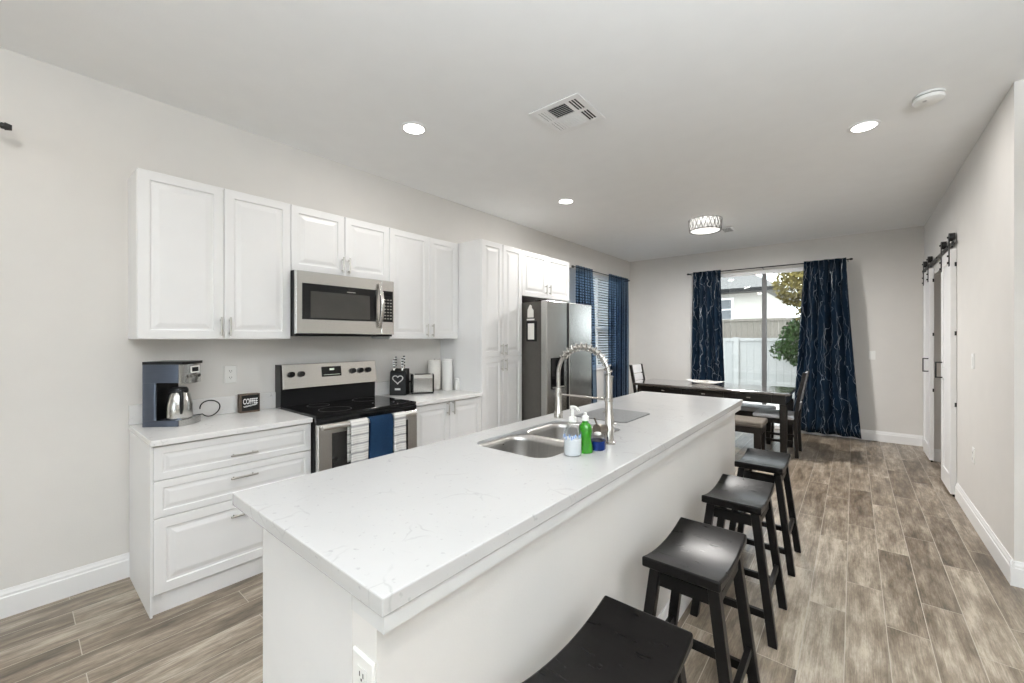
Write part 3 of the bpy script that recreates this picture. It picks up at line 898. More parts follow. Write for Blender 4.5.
# knife block
kb = thing('knife_block', 'black knife block with a silver heart on the right countertop', 'knife block', (-3.165, 2.150, CZ + .0005), radians(38))
put(G().prism([(-.055, 0), (.055, 0), (.055, .232), (-.040, .205)], 'x', -.072, .072), 'block', M['black_plastic'], kb, world=False, bevel=.004)
fr = lambda z: -.055 + .015 * z / .205 - .002
pts = []
for i in range(33):
    t_ = 2 * pi * i / 32
    X = 16 * sin(t_) ** 3; Z = 13 * cos(t_) - 5 * cos(2 * t_) - 2 * cos(3 * t_) - cos(4 * t_)
    z = .142 + Z * .0025
    pts.append((X * .0028, fr(z) - .002, z))
put(G().tube(pts, .0045, 8), 'heart_emblem', mat('pale_silver_emblem', (.62, .61, .60), .35), kb, world=False, smooth=True)
put(G().box(-.024, .024, fr(.055) - .001, fr(.055) + .003, .046, .062), 'name_plate', M['handle'], kb, world=False)
def knife(x, y, z, hgt, i):
    k = thing('kitchen_knife', '', 'knife', (0, 0, 0), radians(38), 'knives in the knife block')
    base = Vector(kb.location) + Matrix.Rotation(radians(38), 4, 'Z') @ Vector((x, y, z))
    k.location = base
    put(G().box(-.008, .008, -.006, .006, .001, .030), 'bolster', M['chrome'], k, world=False, bevel=.002)
    put(G().box(-.0085, .0085, -.0075, .0075, .0305, hgt), 'handle', M['black_plastic'], k, world=False, bevel=.003)
    g = G()
    for q in range(3):
        zz = .040 + q * (hgt - .046) / 2.7
        g.box(-.0098, .0098, -.0088, .0088, zz, zz + .014)
    put(g, 'rivet_bands', M['plastic_white'], k, world=False)
    return k
spots = [(-.042, -.018, .100, 'front knife in the left column of the knife block'), (-.042, .025, .112, 'rear knife in the left column of the knife block'),
         (.032, -.018, .112, 'front knife in the right column of the knife block'), (.032, .025, .120, 'rear knife in the right column of the knife block')]
for i, (x, y, hh, lb) in enumerate(spots):
    k = knife(x, y, .205 + (y + .04) * .284 + .002, hh, i); k['label'] = lb

# toaster
tz = radians(54)
t = thing('toaster', 'stainless toaster with black ends beside the knife block', 'toaster', (-3.105, 2.355, CZ + .0005), tz)
# local x along the long face, -y is the front that looks to the room
prof = [(-.068, .012), (.068, .012), (.070, .14), (.055, .172), (-.055, .172), (-.070, .14)]
put(G().prism(prof, 'x', -.085, .088), 'shell', M['steel'], t, world=False, bevel=.006)
e2 = [(y * 1.01, z * 1.005) for y, z in prof]
put(G().prism(e2, 'x', -.108, -.0855), 'end_cap', M['black_plastic'], t, world=False, bevel=.006)
put(G().prism(e2, 'x', .0885, .100), 'end_cap', M['black_plastic'], t, world=False, bevel=.004)
put(G().box(-.10, .095, -.064, .064, 0, .0115), 'base', M['black_plastic'], t, world=False)
for y in (-.028, .022):
    put(G().box(-.07, .07, y, y + .012, .1722, .1745), 'slot', M['black_plastic'], t, world=False)
put(G().box(-.118, -.1085, -.02, .02, .10, .115), 'lever', M['black_plastic'], t, world=False, bevel=.003)

# paper towel, canister, jar
p = thing('paper_towel_roll', 'white paper towel roll standing behind the toaster', 'paper towel', (-3.190, 2.560, CZ + .0005))
put(G().lathe([(.018, .012), (.062, .012), (.063, .02), (.063, .285), (.062, .292), (.018, .292)], p.location, 32, ring=True), 'roll', M['paper'], p, smooth=True)
put(G().lathe([(.001, 0), (.066, 0), (.066, .008), (.010, .0115), (.007, .30), (.001, .305)], p.location, 24), 'holder', M['handle'], p, smooth=True)
cn = thing('canister', 'tall plain white canister beside the paper towel roll', 'canister', (-3.080, 2.628, CZ + .0005))
put(G().lathe([(.001, 0), (.047, 0), (.049, .006), (.049, .278), (.001, .279)], cn.location, 32), 'body', M['plastic_white'], cn, smooth=True)
put(G().lathe([(.001, .2795), (.049, .2795), (.048, .300), (.001, .301)], cn.location, 32), 'lid', M['plastic_white'], cn, smooth=True)
j = thing('jar', 'small white jar by the pantry side on the right countertop', 'jar', (-3.000, 2.684, CZ + .0005))
put(G().lathe([(.001, 0), (.022, 0), (.024, .005), (.024, .085), (.019, .095), (.001, .096)], j.location, 24), 'body', M['plastic_white'], j, smooth=True)
put(G().lathe([(.001, .0965), (.021, .0965), (.021, .116), (.001, .117)], j.location, 24), 'lid', M['plastic_white'], j, smooth=True)

# outlets and switches
def plate(name, label, cat, center, axis, sgn, w=.072, hgt=.116, kind='outlet'):
    """axis: wall normal axis; sgn: side it faces"""
    o = thing(name, label, cat, center)
    cx, cy, cz = center
    def f(u, v, d):
        return (cx + sgn * d, cy + u, cz + v) if axis == 'x' else (cx + u, cy + sgn * d, cz + v)
    put(G().panel(-w / 2, w / 2, -hgt / 2, hgt / 2, [(0, .0005), (0, .004), (.003, .006)], f), 'cover_plate', M['plastic_white'], o)
    if kind == 'outlet':
        for dz in (-.022, .022):
            g = G().panel(-.017, .017, dz - .014, dz + .014, [(0, .0062), (0, .0075), (.003, .0078)], f)
            s_ = put(g, 'socket', M['plastic_white'], o)
            g = G()
            for du in (-.006, .006):
                g.panel(du - .0012, du + .0012, dz - .003, dz + .006, [(0, .0079), (0, .0083)], f)
            g.panel(-.002, .002, dz - .010, dz - .006, [(0, .0079), (0, .0083)], f)
            put(g, 'slots', M['black_plastic'], s_)
    else:
        put(G().panel(-.016, .016, -.033, .033, [(0, .0062), (0, .008), (.003, .0095)], f), 'rocker', M['plastic_white'], o)
    return o
plate('wall_outlet', 'white outlet on the wall between the coffee maker and the range', 'outlet', (WX, .916, 1.135), 'x', 1)
plate('wall_switch', 'white light switch on the back wall beside the right curtain', 'light switch', (.192, BY, 1.147), 'y', -1, kind='switch')
plate('wall_switch', 'white light switch on the right wall near the corner', 'light switch', (RX, 4.48, 1.205), 'x', -1, kind='switch')
plate('wall_outlet', 'white outlet low on the right wall near the corner', 'outlet', (RX, 4.46, .505), 'x', -1)

# ------------------------------------------------------------------ island
IZ = .914
IX0, IX1, IY0, IY1 = -1.458, -.657, .411, 3.450
isl = thing('kitchen_island', 'long white kitchen island with a raised knee wall facing the stools', 'kitchen island', (-1.03, 1.9, 0))
kx0, kx1, ky0, ky1 = -.772, -.684, .4165, 3.315
put(G().box(kx0, kx1, ky0, ky1, 0, .845), 'knee_wall', mat('island_wall_paint', (.66, .643, .62), .7, var=.012, bmp=.1, bscale=180, spec=.25), isl)
g = G()
g.box(-1.405, kx0 - .0005, .475, .495, 0, .876)       # end panel
g.box(-1.405, kx0 - .0005, 3.295, 3.315, 0, .876)
g.box(-1.405, -1.387, .4955, 3.2945, .10, .876)
g.box(-1.35, -1.335, .4955, 3.2945, 0, .0995)
g.box(-1.3865, kx0 - .0005, .4955, 3.2945, .10, .118)
put(g, 'cabinet_body', M['cabinet'], isl)
for k in range(5):
    y0 = .50 + k * .558
    d = put(G().panel(y0, y0 + .553, .103, .872, DOOR, lambda u, v, dd: (-1.4055 - .0195 - dd, u, v)), 'door', M['cabinet'], isl)
    pull = G(); yy = y0 + (.51 if k % 2 == 0 else .04)
    pull.cyl((-1.455, yy, .74), (-1.455, yy, .855), .0055, n=12)
    for z in (.758, .837): pull.cyl((-1.4255, yy, z), (-1.455, yy, z), .0045, n=10)
    put(pull, 'handle', M['handle'], d, smooth=True)
g = G()
g.box(kx1 + .0003, IX1 - .003, ky0 - .001, ky1 + .08, .8455, .8768)
g.box(kx0, kx1 + .0003, ky0 - .001, ky0 + .015, .8455, .8768)
put(g, 'apron', mat('off_white_apron', (.60, .60, .59), .5, var=.01), isl)
g = G()
g.prism([(kx1 + .0005 + u, v) for u, v in base_prof()], 'y', ky0, ky1)
put(g, 'baseboard', M['trim'], isl)
plate('island_outlet', 'white outlet on the near end of the kitchen island', 'outlet', (-.7235, ky0, .722), 'y', -1)

# slab with the sink cutout
SX0, SX1, SY0, SY1 = -1.325, -.922, 1.262, 1.965
def slab_with_hole(outer, hole, z0, z1):
    bm = bmesh.new()
    eds = []
    for lp in (outer, hole):
        vs = [bm.verts.new((x, y, z1)) for x, y in lp]
        for i in range(len(vs)): eds.append(bm.edges.new((vs[i], vs[(i + 1) % len(vs)])))
    bmesh.ops.triangle_fill(bm, use_beauty=True, use_dissolve=False, edges=eds)
    bmesh.ops.recalc_face_normals(bm, faces=bm.faces)
    r = bmesh.ops.extrude_face_region(bm, geom=list(bm.faces))
    bmesh.ops.translate(bm, verts=[v for v in r['geom'] if isinstance(v, bmesh.types.BMVert)], vec=(0, 0, z0 - z1))
    g = G(); g.bm.free(); g.bm = bm
    return g
outer = [(IX0, IY0), (IX1, IY0), (IX1, IY1), (IX0, IY1)]
solo(slab_with_hole(outer, rrect(SX0, SX1, SY0, SY1, .075, 8), .8775, IZ), 'island_countertop', M['quartz'], 'long white quartz countertop on the kitchen island', 'countertop', (-1.03, 1.9, .8775), bevel=.003)

# sink: two bowls with a low divider
def bowl(g, x0, x1, y0, y1, r, ztop, zbot):
    loops = []
    for ins, z in ((0, ztop), (.004, ztop - .03), (.012, zbot + .05), (.030, zbot + .012), (.060, zbot)):
        rr = max(.02, r - ins * .3)
        loops.append([(x, y, z) for x, y in rrect(x0 + ins, x1 - ins, y0 + ins, y1 - ins, rr, 7)])
    g.loft(loops, False, True)
s = thing('sink', 'stainless double bowl undermount sink in the island', 'sink', (-1.12, 1.6, .69))
ydiv = 1.60
for nm, a, b_ in (('bowl', SY0 + .0025, ydiv - .010), ('bowl', ydiv + .010, SY1 - .0025)):
    g = G(); bowl(g, SX0 + .0025, SX1 - .0025, a, b_, .073, IZ - .014, .70)
    bw = put(g, nm, M['sink_steel'], s, smooth=True, solidify=.002)
    dc = ((SX0 + SX1) / 2, (a + b_) / 2, .7025)
    put(G().lathe([(.001, .0), (.042, .0), (.045, .003), (.030, .004), (.001, .002)], dc, 24), 'drain', M['chrome'], bw, smooth=True)
g = G()
# rim flange around both bowls up against the slab, and the divider crest
for (x0, x1, y0, y1) in ((SX0 - .03, SX0 - .005, SY0 - .03, SY1 + .03), (SX1 + .005, SX1 + .03, SY0 - .03, SY1 + .03), (SX0 - .005, SX1 + .005, SY0 - .03, SY0 - .005), (SX0 - .005, SX1 + .005, SY1 + .005, SY1 + .03)):
    g.box(x0, x1, y0, y1, .8715, .8765)
g.box(SX0 + .004, SX1 - .004, ydiv - .0085, ydiv + .0085, .870, .894)
put(g, 'rim', M['sink_steel'], s, bevel=.003)

# pull-down spring faucet
fx, fy = -.845, 1.640
fz0 = IZ + .0005
f = thing('faucet', 'brushed nickel pull down faucet with an exposed spring arch', 'faucet', (fx, fy, fz0))
g = G().lathe([(.001, 0), (.030, 0), (.030, .006), (.022, .010), (.021, .075), (.017, .080), (.016, .30), (.001, .301)], (fx, fy, fz0), 28)
put(g, 'column', M['chrome'], f, smooth=True)
g = G(); g.cyl((fx - .010, fy - .018, .980), (fx - .022, fy - .070, .984), .021, .024, 20); g.cyl((fx - .018, fy - .060, .985), (fx - .030, fy - .075, 1.035), .005, .004, 10)
put(g, 'handle', mat('dark_nickel_handle', (.20, .175, .15), .3, 1.0), f, smooth=True)
# arch centre line in the XZ plane
arc = [(fx, fz0 + .3015)]
xe = -1.113; cxm = (fx + xe) / 2; ra = (fx - xe) / 2
za = 1.205
for i in range(29):
    a_ = pi * i / 28
    arc.append((cxm + ra * cos(a_), za + ra * sin(a_)))
arc.append((xe, 1.142))
put(G().tube([(x, fy, z) for x, z in arc[1:]], .0095, 12), 'hose', M['chrome'], f, smooth=True)
pts = []; turns = 14
def along(t):
    k = t * 28
    a_ = pi * k / 28
    return Vector((cxm + ra * cos(a_), fy, za + ra * sin(a_))), Vector((cos(a_), 0, sin(a_)))
N = turns * 14
for i in range(N + 1):
    t_ = i / N * .80
    c0, nrm = along(t_)
    ph = 2 * pi * turns * i / N
    pts.append(c0 + nrm * (.0168 * cos(ph)) + Vector((0, 1, 0)) * (.0168 * sin(ph)))
put(G().tube(pts, .0030, 6), 'spring', M['chrome'], f, smooth=True)
g = G().lathe([(.001, -.148), (.021, -.147), (.021, -.120), (.016, -.112), (.015, -.01), (.013, -.002), (.001, 0)], (xe, fy, 1.143), 24)
put(g, 'spray_head', M['chrome'], f, smooth=True)
g = G(); g.cyl((fx, fy, 1.108), (xe + .018, fy, 1.108), .005, n=12)
g.lathe([(.0185, -.008), (.0205, -.008), (.0205, .008), (.0185, .008)], (fx, fy, 1.108), 20, ring=True)
g.lathe([(.0165, -.008), (.0195, -.008), (.0195, .008), (.0165, .008)], (xe, fy, 1.108), 20, ring=True)
put(g, 'support_arm', M['chrome'], f, smooth=True)

# bottles by the faucet
bt = thing('soap_bottle', 'clear pump soap bottle with milky soap nearest the sink bowl', 'bottle', (-.875, 1.390, fz0))
L = bt.location
put(G().lathe([(.001, .002), (.031, .002), (.034, .010), (.034, .066), (.001, .067)], L, 28), 'soap', M['clear_soap'], bt, smooth=True)
put(G().lathe([(.001, 0), (.033, 0), (.036, .008), (.036, .085), (.028, .112), (.014, .122), (.014, .130), (.001, .131)], L, 28), 'bottle_body', M['bottle'], bt, smooth=True)
g = G()
n = 12
for i in range(n):
    a0 = -2.5 + 2.6 * i / n; a1 = -2.5 + 2.6 * (i + .72) / n
    if i in (4, 9): continue
    z0 = .078 + .004 * (i % 3); z1 = z0 + .014
    g.quad(*[(L.x + .0366 * cos(q), L.y + .0366 * sin(q), L.z + zz) for q, zz in ((a0, z0 - .012), (a1, z0 - .012), (a1, z1 - .012), (a0, z1 - .012))])
put(g, 'label_print', M['label_blue'], bt, solidify=.0006)
g = G().lathe([(.001, .1315), (.015, .1315), (.015, .150), (.006, .152), (.005, .182), (.010, .184), (.010, .194), (.001, .195)], L, 20)
g.tube([(L.x, L.y, L.z + .190), (L.x + .02, L.y - .01, L.z + .192), (L.x + .042, L.y - .022, L.z + .184)], [.006, .005, .004], 8)
put(g, 'pump', M['plastic_white'], bt, smooth=True)
bt = thing('dish_soap_bottle', 'green dish soap bottle between the clear bottle and the blue one', 'bottle', (-.856, 1.456, fz0))
L = bt.location
def oval(rx, ry, z, n=24): return [(L.x + rx * cos(2 * pi * k / n), L.y + ry * sin(2 * pi * k / n), L.z + z) for k in range(n)]
g = G().loft([oval(*q) for q in ((.030, .028, 0), (.032, .028, .006), (.030, .027, .030), (.024, .022, .055), (.029, .027, .085), (.026, .024, .108), (.012, .012, .122), (.012, .012, .128))])
put(g, 'bottle_body', M['green_soap'], bt, smooth=True)
put(G().loft([oval(*q) for q in ((.014, .014, .1285), (.014, .014, .145), (.007, .007, .150), (.006, .006, .160))]), 'cap', M['plastic_white'], bt, smooth=True)
bt = thing('blue_soap_bottle', 'short bottle of blue soap beside the faucet base', 'bottle', (-.838, 1.526, fz0))
L = bt.location
g = G().loft([oval(*q) for q in ((.030, .034, 0), (.033, .036, .004), (.033, .036, .038), (.001, .001, .039))])
put(g, 'soap', M['blue_soap'], bt, smooth=True)
g = G().loft([oval(*q) for q in ((.031, .034, .0395), (.029, .031, .052), (.013, .013, .058), (.013, .013, .060))])
put(g, 'bottle_body', M['bottle'], bt, smooth=True)
put(G().loft([oval(*q) for q in ((.015, .015, .0605), (.015, .015, .068), (.012, .012, .070))]), 'cap', M['plastic_white'], bt, smooth=True)
# dish drying mat
g = G().prism(rrect(-1.300, -.972, 2.075, 2.445, .03, 5), 'z', IZ + .0005, IZ + .0045)
solo(g, 'drying_mat', M['silver_mat'], 'grey dish drying mat on the island beyond the sink', 'drying mat', (-1.136, 2.26, IZ + .0005))
# small chrome soap pump by the far bowl
pd = thing('soap_dispenser', 'small chrome soap pump set into the island behind the sink', 'soap dispenser', (-1.02, 2.02, IZ + .0005))
L = pd.location
put(G().lathe([(.001, 0), (.020, 0), (.020, .004), (.010, .008), (.008, .045), (.001, .046)], L, 20), 'collar', M['chrome'], pd, smooth=True)
put(G().tube([(L.x, L.y, L.z + .0465), (L.x, L.y, L.z + .060), (L.x - .02, L.y, L.z + .068), (L.x - .055, L.y, L.z + .058)], [.007, .007, .006, .004], 10), 'spout', M['chrome'], pd, smooth=True)

# ------------------------------------------------------------------ bar stools (long side along Y)
def make_stool(label):
    st = thing('bar_stool', label, 'stool', (0, 0, 0), 0, 'black saddle stools along the island')
    H = .618
    # saddle seat
    nx, ny = 8, 16; sx_, sy_ = .128, .205
    def top(u, v):     # u along x, v along y in -1..1
        return H - .026 * (1 - v * v) - .004 * (u * u) * 0
    g = G(); loops = []
    rowsT = [[(sx_ * (-1 + 2 * i / nx), sy_ * (-1 + 2 * k / ny), top(-1 + 2 * i / nx, -1 + 2 * k / ny)) for i in range(nx + 1)] for k in range(ny + 1)]
    for k in range(ny + 1):
        v = -1 + 2 * k / ny
        zb = H - .036 - .012 * (1 - v * v)
        row = rowsT[k]
        loops.append(row + [(x, y, zb) for x, y, z in reversed(row)])
    g.loft(loops)
    put(g, 'seat', M['stool_seat'], st, world=False, bevel=.007, seg=3, smooth=True)
    for ax in (-1, 1):
        for ay in (-1, 1):
            put(G().bar((ax * .170, ay * .168, 0), (ax * .096, ay * .150, H - .049), .036, .036), 'leg', M['stool'], st, world=False, bevel=.003)
    def xat(z): return .170 - (.074) * z / (H - .052)
    def yat(z): return .168 - .018 * z / (H - .052)
    for ay in (-1, 1):
        z = .125
        put(G().box(-xat(z) + .016, xat(z) - .016, ay * yat(z) - .010, ay * yat(z) + .010, z - .016, z + .016), 'stretcher', M['stool'], st, world=False, bevel=.002)
        z = H - .085
        put(G().box(-xat(z) + .018, xat(z) - .018, ay * yat(z) - .009, ay * yat(z) + .009, z - .024, z + .022), 'seat_rail', M['stool'], st, world=False)
    for ax in (-1, 1):
        z = .205
        put(G().box(ax * xat(z) - .010, ax * xat(z) + .010, -yat(z) + .016, yat(z) - .016, z - .016, z + .016), 'stretcher', M['stool'], st, world=False, bevel=.002)
        z = H - .095
        put(G().box(ax * xat(z) - .009, ax * xat(z) + .009, -yat(z) + .018, yat(z) - .018, z - .020, z + .012), 'seat_rail', M['stool'], st, world=False)
    return st
SX = -.452
st = make_stool('black saddle stool nearest the camera, only its seat in view')
st.location = (SX, .895, 0)
dup(st, (SX, 1.575, 0), 0, 'black saddle stool second nearest the camera along the island')
dup(st, (SX, 2.290, 0), 0, 'black saddle stool third from the camera along the island')
dup(st, (SX, 2.995, 0), 0, 'farthest black saddle stool, closest to the dining table')

# ------------------------------------------------------------------ dining set
tx0, tx1, ty0, ty1, tz1 = -2.445, -.562, 5.46, 6.22, .752
t = thing('dining_table', 'long dark wood dining table with drawers below the sliding door', 'table', ((tx0 + tx1) / 2, (ty0 + ty1) / 2, 0))
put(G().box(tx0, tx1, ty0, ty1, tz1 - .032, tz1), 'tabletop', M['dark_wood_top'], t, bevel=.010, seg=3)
put(G().box(tx0 + .05, tx1 - .05, ty0 + .055, ty1 - .05, .615, tz1 - .0325), 'apron', M['dark_wood'], t)
for ax in (tx0 + .07, tx1 - .07):
    for ay in (ty0 + .075, ty1 - .07):
        put(G().bar((ax, ay, 0), (ax, ay, .6145), .062, .062, .078, .078), 'leg', M['dark_wood'], t, bevel=.003)
for xc in (-.985, -1.50, -2.02):
    d = put(G().panel(xc - .235, xc + .235, .630, .706, [(0, .001), (0, .010), (.004, .012), (.006, .012)], lambda u, v, dd: (u, ty0 + .055 - dd, v)), 'drawer', M['dark_wood'], t)
    put(G().box(xc - .022, xc + .022, ty0 + .020, ty0 + .0425, .662, .676), 'knob', M['chrome'], d, bevel=.003)

def bench(label, x0, x1, y0, y1, cover):
    b = thing('dining_bench', label, 'bench', ((x0 + x1) / 2, (y0 + y1) / 2, 0))
    put(G().box(x0, x1, y0, y1, .405, .468), 'cushion', cover, b, bevel=.022, seg=4, smooth=True)
    put(G().box(x0 + .015, x1 - .015, y0 + .015, y1 - .015, .335, .4045), 'frame', M['dark_wood'], b)
    for x in (x0 + .05, x1 - .05):
        for y in (y0 + .05, y1 - .05):
            put(G().bar((x, y, 0), (x, y, .3345), .048, .048, .062, .062), 'leg', M['dark_wood'], b)
    return b
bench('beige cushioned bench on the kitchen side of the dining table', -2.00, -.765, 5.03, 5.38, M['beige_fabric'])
bench('pale cushioned bench on the window side of the dining table', -2.00, -.82, 6.10, 6.46, M['pale_glare_fabric'])

def make_chair(label):
    c = thing('dining_chair', label, 'chair', (0, 0, 0), 0)
    # faces +x; origin on the floor under the seat centre
    put(G().box(-.20, .225, -.215, .215, .435, .478), 'seat', M['pale_glare_fabric'], c, world=False, bevel=.016, seg=3, smooth=True)
    put(G().box(-.19, .205, -.20, .20, .375, .4345), 'seat_frame', M['dark_wood'], c, world=False)
    for y in (-.185, .185):
        put(G().bar((.195, y, 0), (.195, y, .3745), .036, .036, .042, .042), 'leg', M['dark_wood'], c, world=False)
        g = G()
        path = [(-.225, 0), (-.213, .25), (-.213, .46), (-.245, .70), (-.300, .985)]
        g.loft([[(x - .018, y - .018, z), (x + .020, y - .018, z), (x + .020, y + .018, z), (x - .018, y + .018, z)] for x, z in path])
        put(g, 'back_post', M['dark_wood'], c, world=False, bevel=.003)
    for z in (.565, .690, .800):
        def xx(z): return -.213 - (z - .46) * .16
        g = G()
        h2 = .048
        g.hexa([(xx(z - h2) - .008, -.1665, z - h2), (xx(z - h2) + .008, -.1665, z - h2), (xx(z - h2) + .008, .1665, z - h2), (xx(z - h2) - .008, .1665, z - h2)],
               [(xx(z + h2) - .008, -.1665, z + h2), (xx(z + h2) + .008, -.1665, z + h2), (xx(z + h2) + .008, .1665, z + h2), (xx(z + h2) - .008, .1665, z + h2)])
        put(g, 'back_slat', M['chair_slat'], c, world=False, bevel=.003)
    g = G(); g.hexa([(-.290, -.1665, .862), (-.270, -.1665, .862), (-.270, .1665, .862), (-.290, .1665, .862)], [(-.310, -.1665, .980), (-.290, -.1665, .980), (-.290, .1665, .980), (-.310, .1665, .980)])
    put(g, 'back_slat', M['chair_slat'], c, world=False, bevel=.003)
    for y in (-.185, .185):
        put(G().box(-.19, .175, y - .009, y + .009, .16, .19), 'stretcher', M['dark_wood'], c, world=False)
    return c
ch = make_chair('dark dining chair with pale back slats at the right end of the table')
ch.location = (-.735, 5.805, 0); ch.rotation_euler = (0, 0, pi)
dup(ch, (-2.270, 5.86, 0), 0, 'dark dining chair with pale back slats at the left end of the table')

# lattice tray bowl on the table
g = G(); loops = []
nu, nv = 26, 9
for i in range(nu + 1):
    u = -1 + 2 * i / nu
    wid = .105 * (1 - abs(u) ** 2.4) + .006
    lift = .004 + .040 * abs(u) ** 2.2
    loops.append([(-1.60 + .245 * u, 5.93 + wid * sin(-1.25 + 2.5 * k / nv) / sin(1.25), tz1 + .003 + lift + .030 * (1 - abs(u)) * (1 - cos(-1.25 + 2.5 * k / nv)) / .68) for k in range(nv + 1)])
g.loft(loops, False, False, closed=False)
o = solo(g, 'lattice_bowl', M['white_bowl'], 'pale pierced boat shaped bowl on the dining table', 'bowl', (-1.60, 5.93, tz1 + .001), solidify=.006)
md = o.modifiers.new('lattice', 'WIREFRAME'); md.thickness = .0045; md.use_replace = True

# ------------------------------------------------------------------ curtains
def curtain(name, label, cat, axis, pos, sgn, top, bot, zt, zb, folds, amp, material, seed, lining=False, thick=.004):
    """axis 'x': cloth runs along x at y = pos (folds in y); axis 'y': along y at x = pos"""
    g = G(); nu = folds * 10; nv = 26
    rnd = random.Random(seed)
    ph = [rnd.uniform(0, 6.28) for _ in range(4)]
    loops = []
    for j in range(nv + 1):
        v = j / nv
        z = zt + (zb - zt) * v
        a0 = top[0] + (bot[0] - top[0]) * v ** 1.2; a1 = top[1] + (bot[1] - top[1]) * v ** 1.2
        row = []
        for i in range(nu + 1):
            u = i / nu
            A = amp * (.35 + .65 * min(1, v * 4))
            d = A * (sin(2 * pi * folds * u + ph[0] + .5 * sin(v * 3 + ph[1])) + .35 * sin(2 * pi * folds * .53 * u + ph[2] + v * 1.4))
            q = a0 + (a1 - a0) * u + .006 * sin(4 * pi * folds * u + ph[3])
            row.append((q, pos + sgn * d, z) if axis == 'x' else (pos + sgn * d, q, z))
        loops.append(row)
    g.loft(loops, False, False, closed=False)
    uvl = g.bm.loops.layers.uv.new('UVMap')
    g.bm.verts.index_update(); g.bm.verts.ensure_lookup_table()
    W = (abs(bot[1] - bot[0]) * 1.7)
    for fce in g.bm.faces:
        for lp in fce.loops:
            idx = lp.vert.index
            lp[uvl].uv = ((idx % (nu + 1)) / nu * W, (idx // (nu + 1)) / nv * (zt - zb) * .5)
    mid = ((top[0] + top[1]) / 2, pos) if axis == 'x' else (pos, (top[0] + top[1]) / 2)
    o = solo(g, name, material, label, cat, (mid[0], mid[1], zb), smooth=True, solidify=thick)
    return o
RZ = 2.455
c1 = curtain('navy_curtain', 'navy curtain with silver wavy lines left of the sliding door', 'curtain', 'x', 7.040, -1, (-2.075, -1.655), (-2.105, -1.565), RZ + .014, .05, 4, .040, M['foil'], 3)
c2 = curtain('navy_curtain', 'navy curtain with silver wavy lines right of the sliding door', 'curtain', 'x', 7.035, -1, (-.55, -.075), (-.69, .085), RZ + .014, .050, 4, .044, M['foil'], 8)
c3 = curtain('curtain_lining', 'white lining hem peeking out under the right navy curtain', 'curtain lining', 'x', 7.130, -1, (-.58, -.35), (-.655, -.30), 1.2, .004, 3, .010, M['white_lining'], 5, thick=.003)
def rod(label, axis, a, b, pos, z, wall, sgn, brackets, r=.0085):
    t = thing('curtain_rod', label, 'curtain rod', ((a + b) / 2, pos, z) if axis == 'x' else (pos, (a + b) / 2, z))
    P = (lambda q, d=0, dz=0: (q, pos + d, z + dz)) if axis == 'x' else (lambda q, d=0, dz=0: (pos + d, q, z + dz))
    put(G().cyl(P(a), P(b), r, n=14), 'rod', M['black'], t, smooth=True)
    for q, s_ in ((a, -1), (b, 1)):
        g = G(); g.cyl(P(q), P(q + s_ * .012), r * 1.5, n=14); g.cyl(P(q + s_ * .012), P(q + s_ * .035), r * 1.9, r * 1.3, 14)
        put(g, 'finial', M['black'], t, smooth=True)
    for q in brackets:
        g = G(); w = wall - pos
        g.cyl(P(q, 0, -r - .004), P(q, w, -r - .004), .005, n=8)
        g.cyl(P(q, w * .97, -.022), P(q, w * .985, -.022), .018, n=12) if False else None
        g.bm.verts.ensure_lookup_table()
        put(g, 'bracket', M['black'], t, smooth=True)
    return t
rod('black curtain rod above the sliding door on the back wall', 'x', -2.17, -.045, 7.11, RZ, BY - .001, 1, (-2.155, -1.085, -.062))
rod('black curtain rod above the left wall window', 'y', 5.10, 6.98, WX + .087, 2.425, WX + .001, -1, (5.125, 6.965))
rod('end of a black curtain rod on the left wall above the drawer cabinet', 'y', -1.9, -.035, WX + .087, 2.400, WX + .001, -1, (-1.85, -.95, -.12), r=.010)
curtain('sheer_curtain', 'sheer blue curtain on the left side of the left wall window', 'curtain', 'y', WX + .136, 1, (5.09, 5.57), (5.08, 5.70), 2.440, .03, 6, .022, M['sheer'], 11, thick=.002)
curtain('sheer_curtain', 'sheer blue curtain on the right side of the left wall window', 'curtain', 'y', WX + .136, 1, (6.11, 6.85), (6.13, 6.86), 2.440, .03, 8, .022, M['sheer'], 12, thick=.002)

# blinds in the left window
bl = thing('window_blind', 'white slatted blind covering the left wall window', 'blind', (WX - .018, 6.07, WZ0 + .01))
put(G().box(WX - .040, WX - .004, W0 + .012, W1 - .012, WZ1 - .05, WZ1 - .004), 'headrail', M['blind'], bl)
g = G(); z = WZ0 + .055
while z < WZ1 - .06:
    g.hexa([(WX - .040, W0 + .014, z - .008), (WX - .040, W1 - .014, z - .008), (WX - .0395, W1 - .014, z - .0055), (WX - .0395, W0 + .014, z - .0055)],
           [(WX - .006, W0 + .014, z + .008), (WX - .006, W1 - .014, z + .008), (WX - .0055, W1 - .014, z + .0105), (WX - .0055, W0 + .014, z + .0105)])
    z += .042
put(g, 'slats', M['blind'], bl)
put(G().box(WX - .036, WX - .008, W0 + .014, W1 - .014, WZ0 + .012, WZ0 + .036), 'bottom_rail', M['blind'], bl)
g = G()
for y in (5.55, 6.07, 6.6):
    g.box(WX - .0245, WX - .0235, y - .001, y + .001, WZ0 + .036, WZ1 - .05)
put(g, 'ladder_cords', M['blind'], bl)

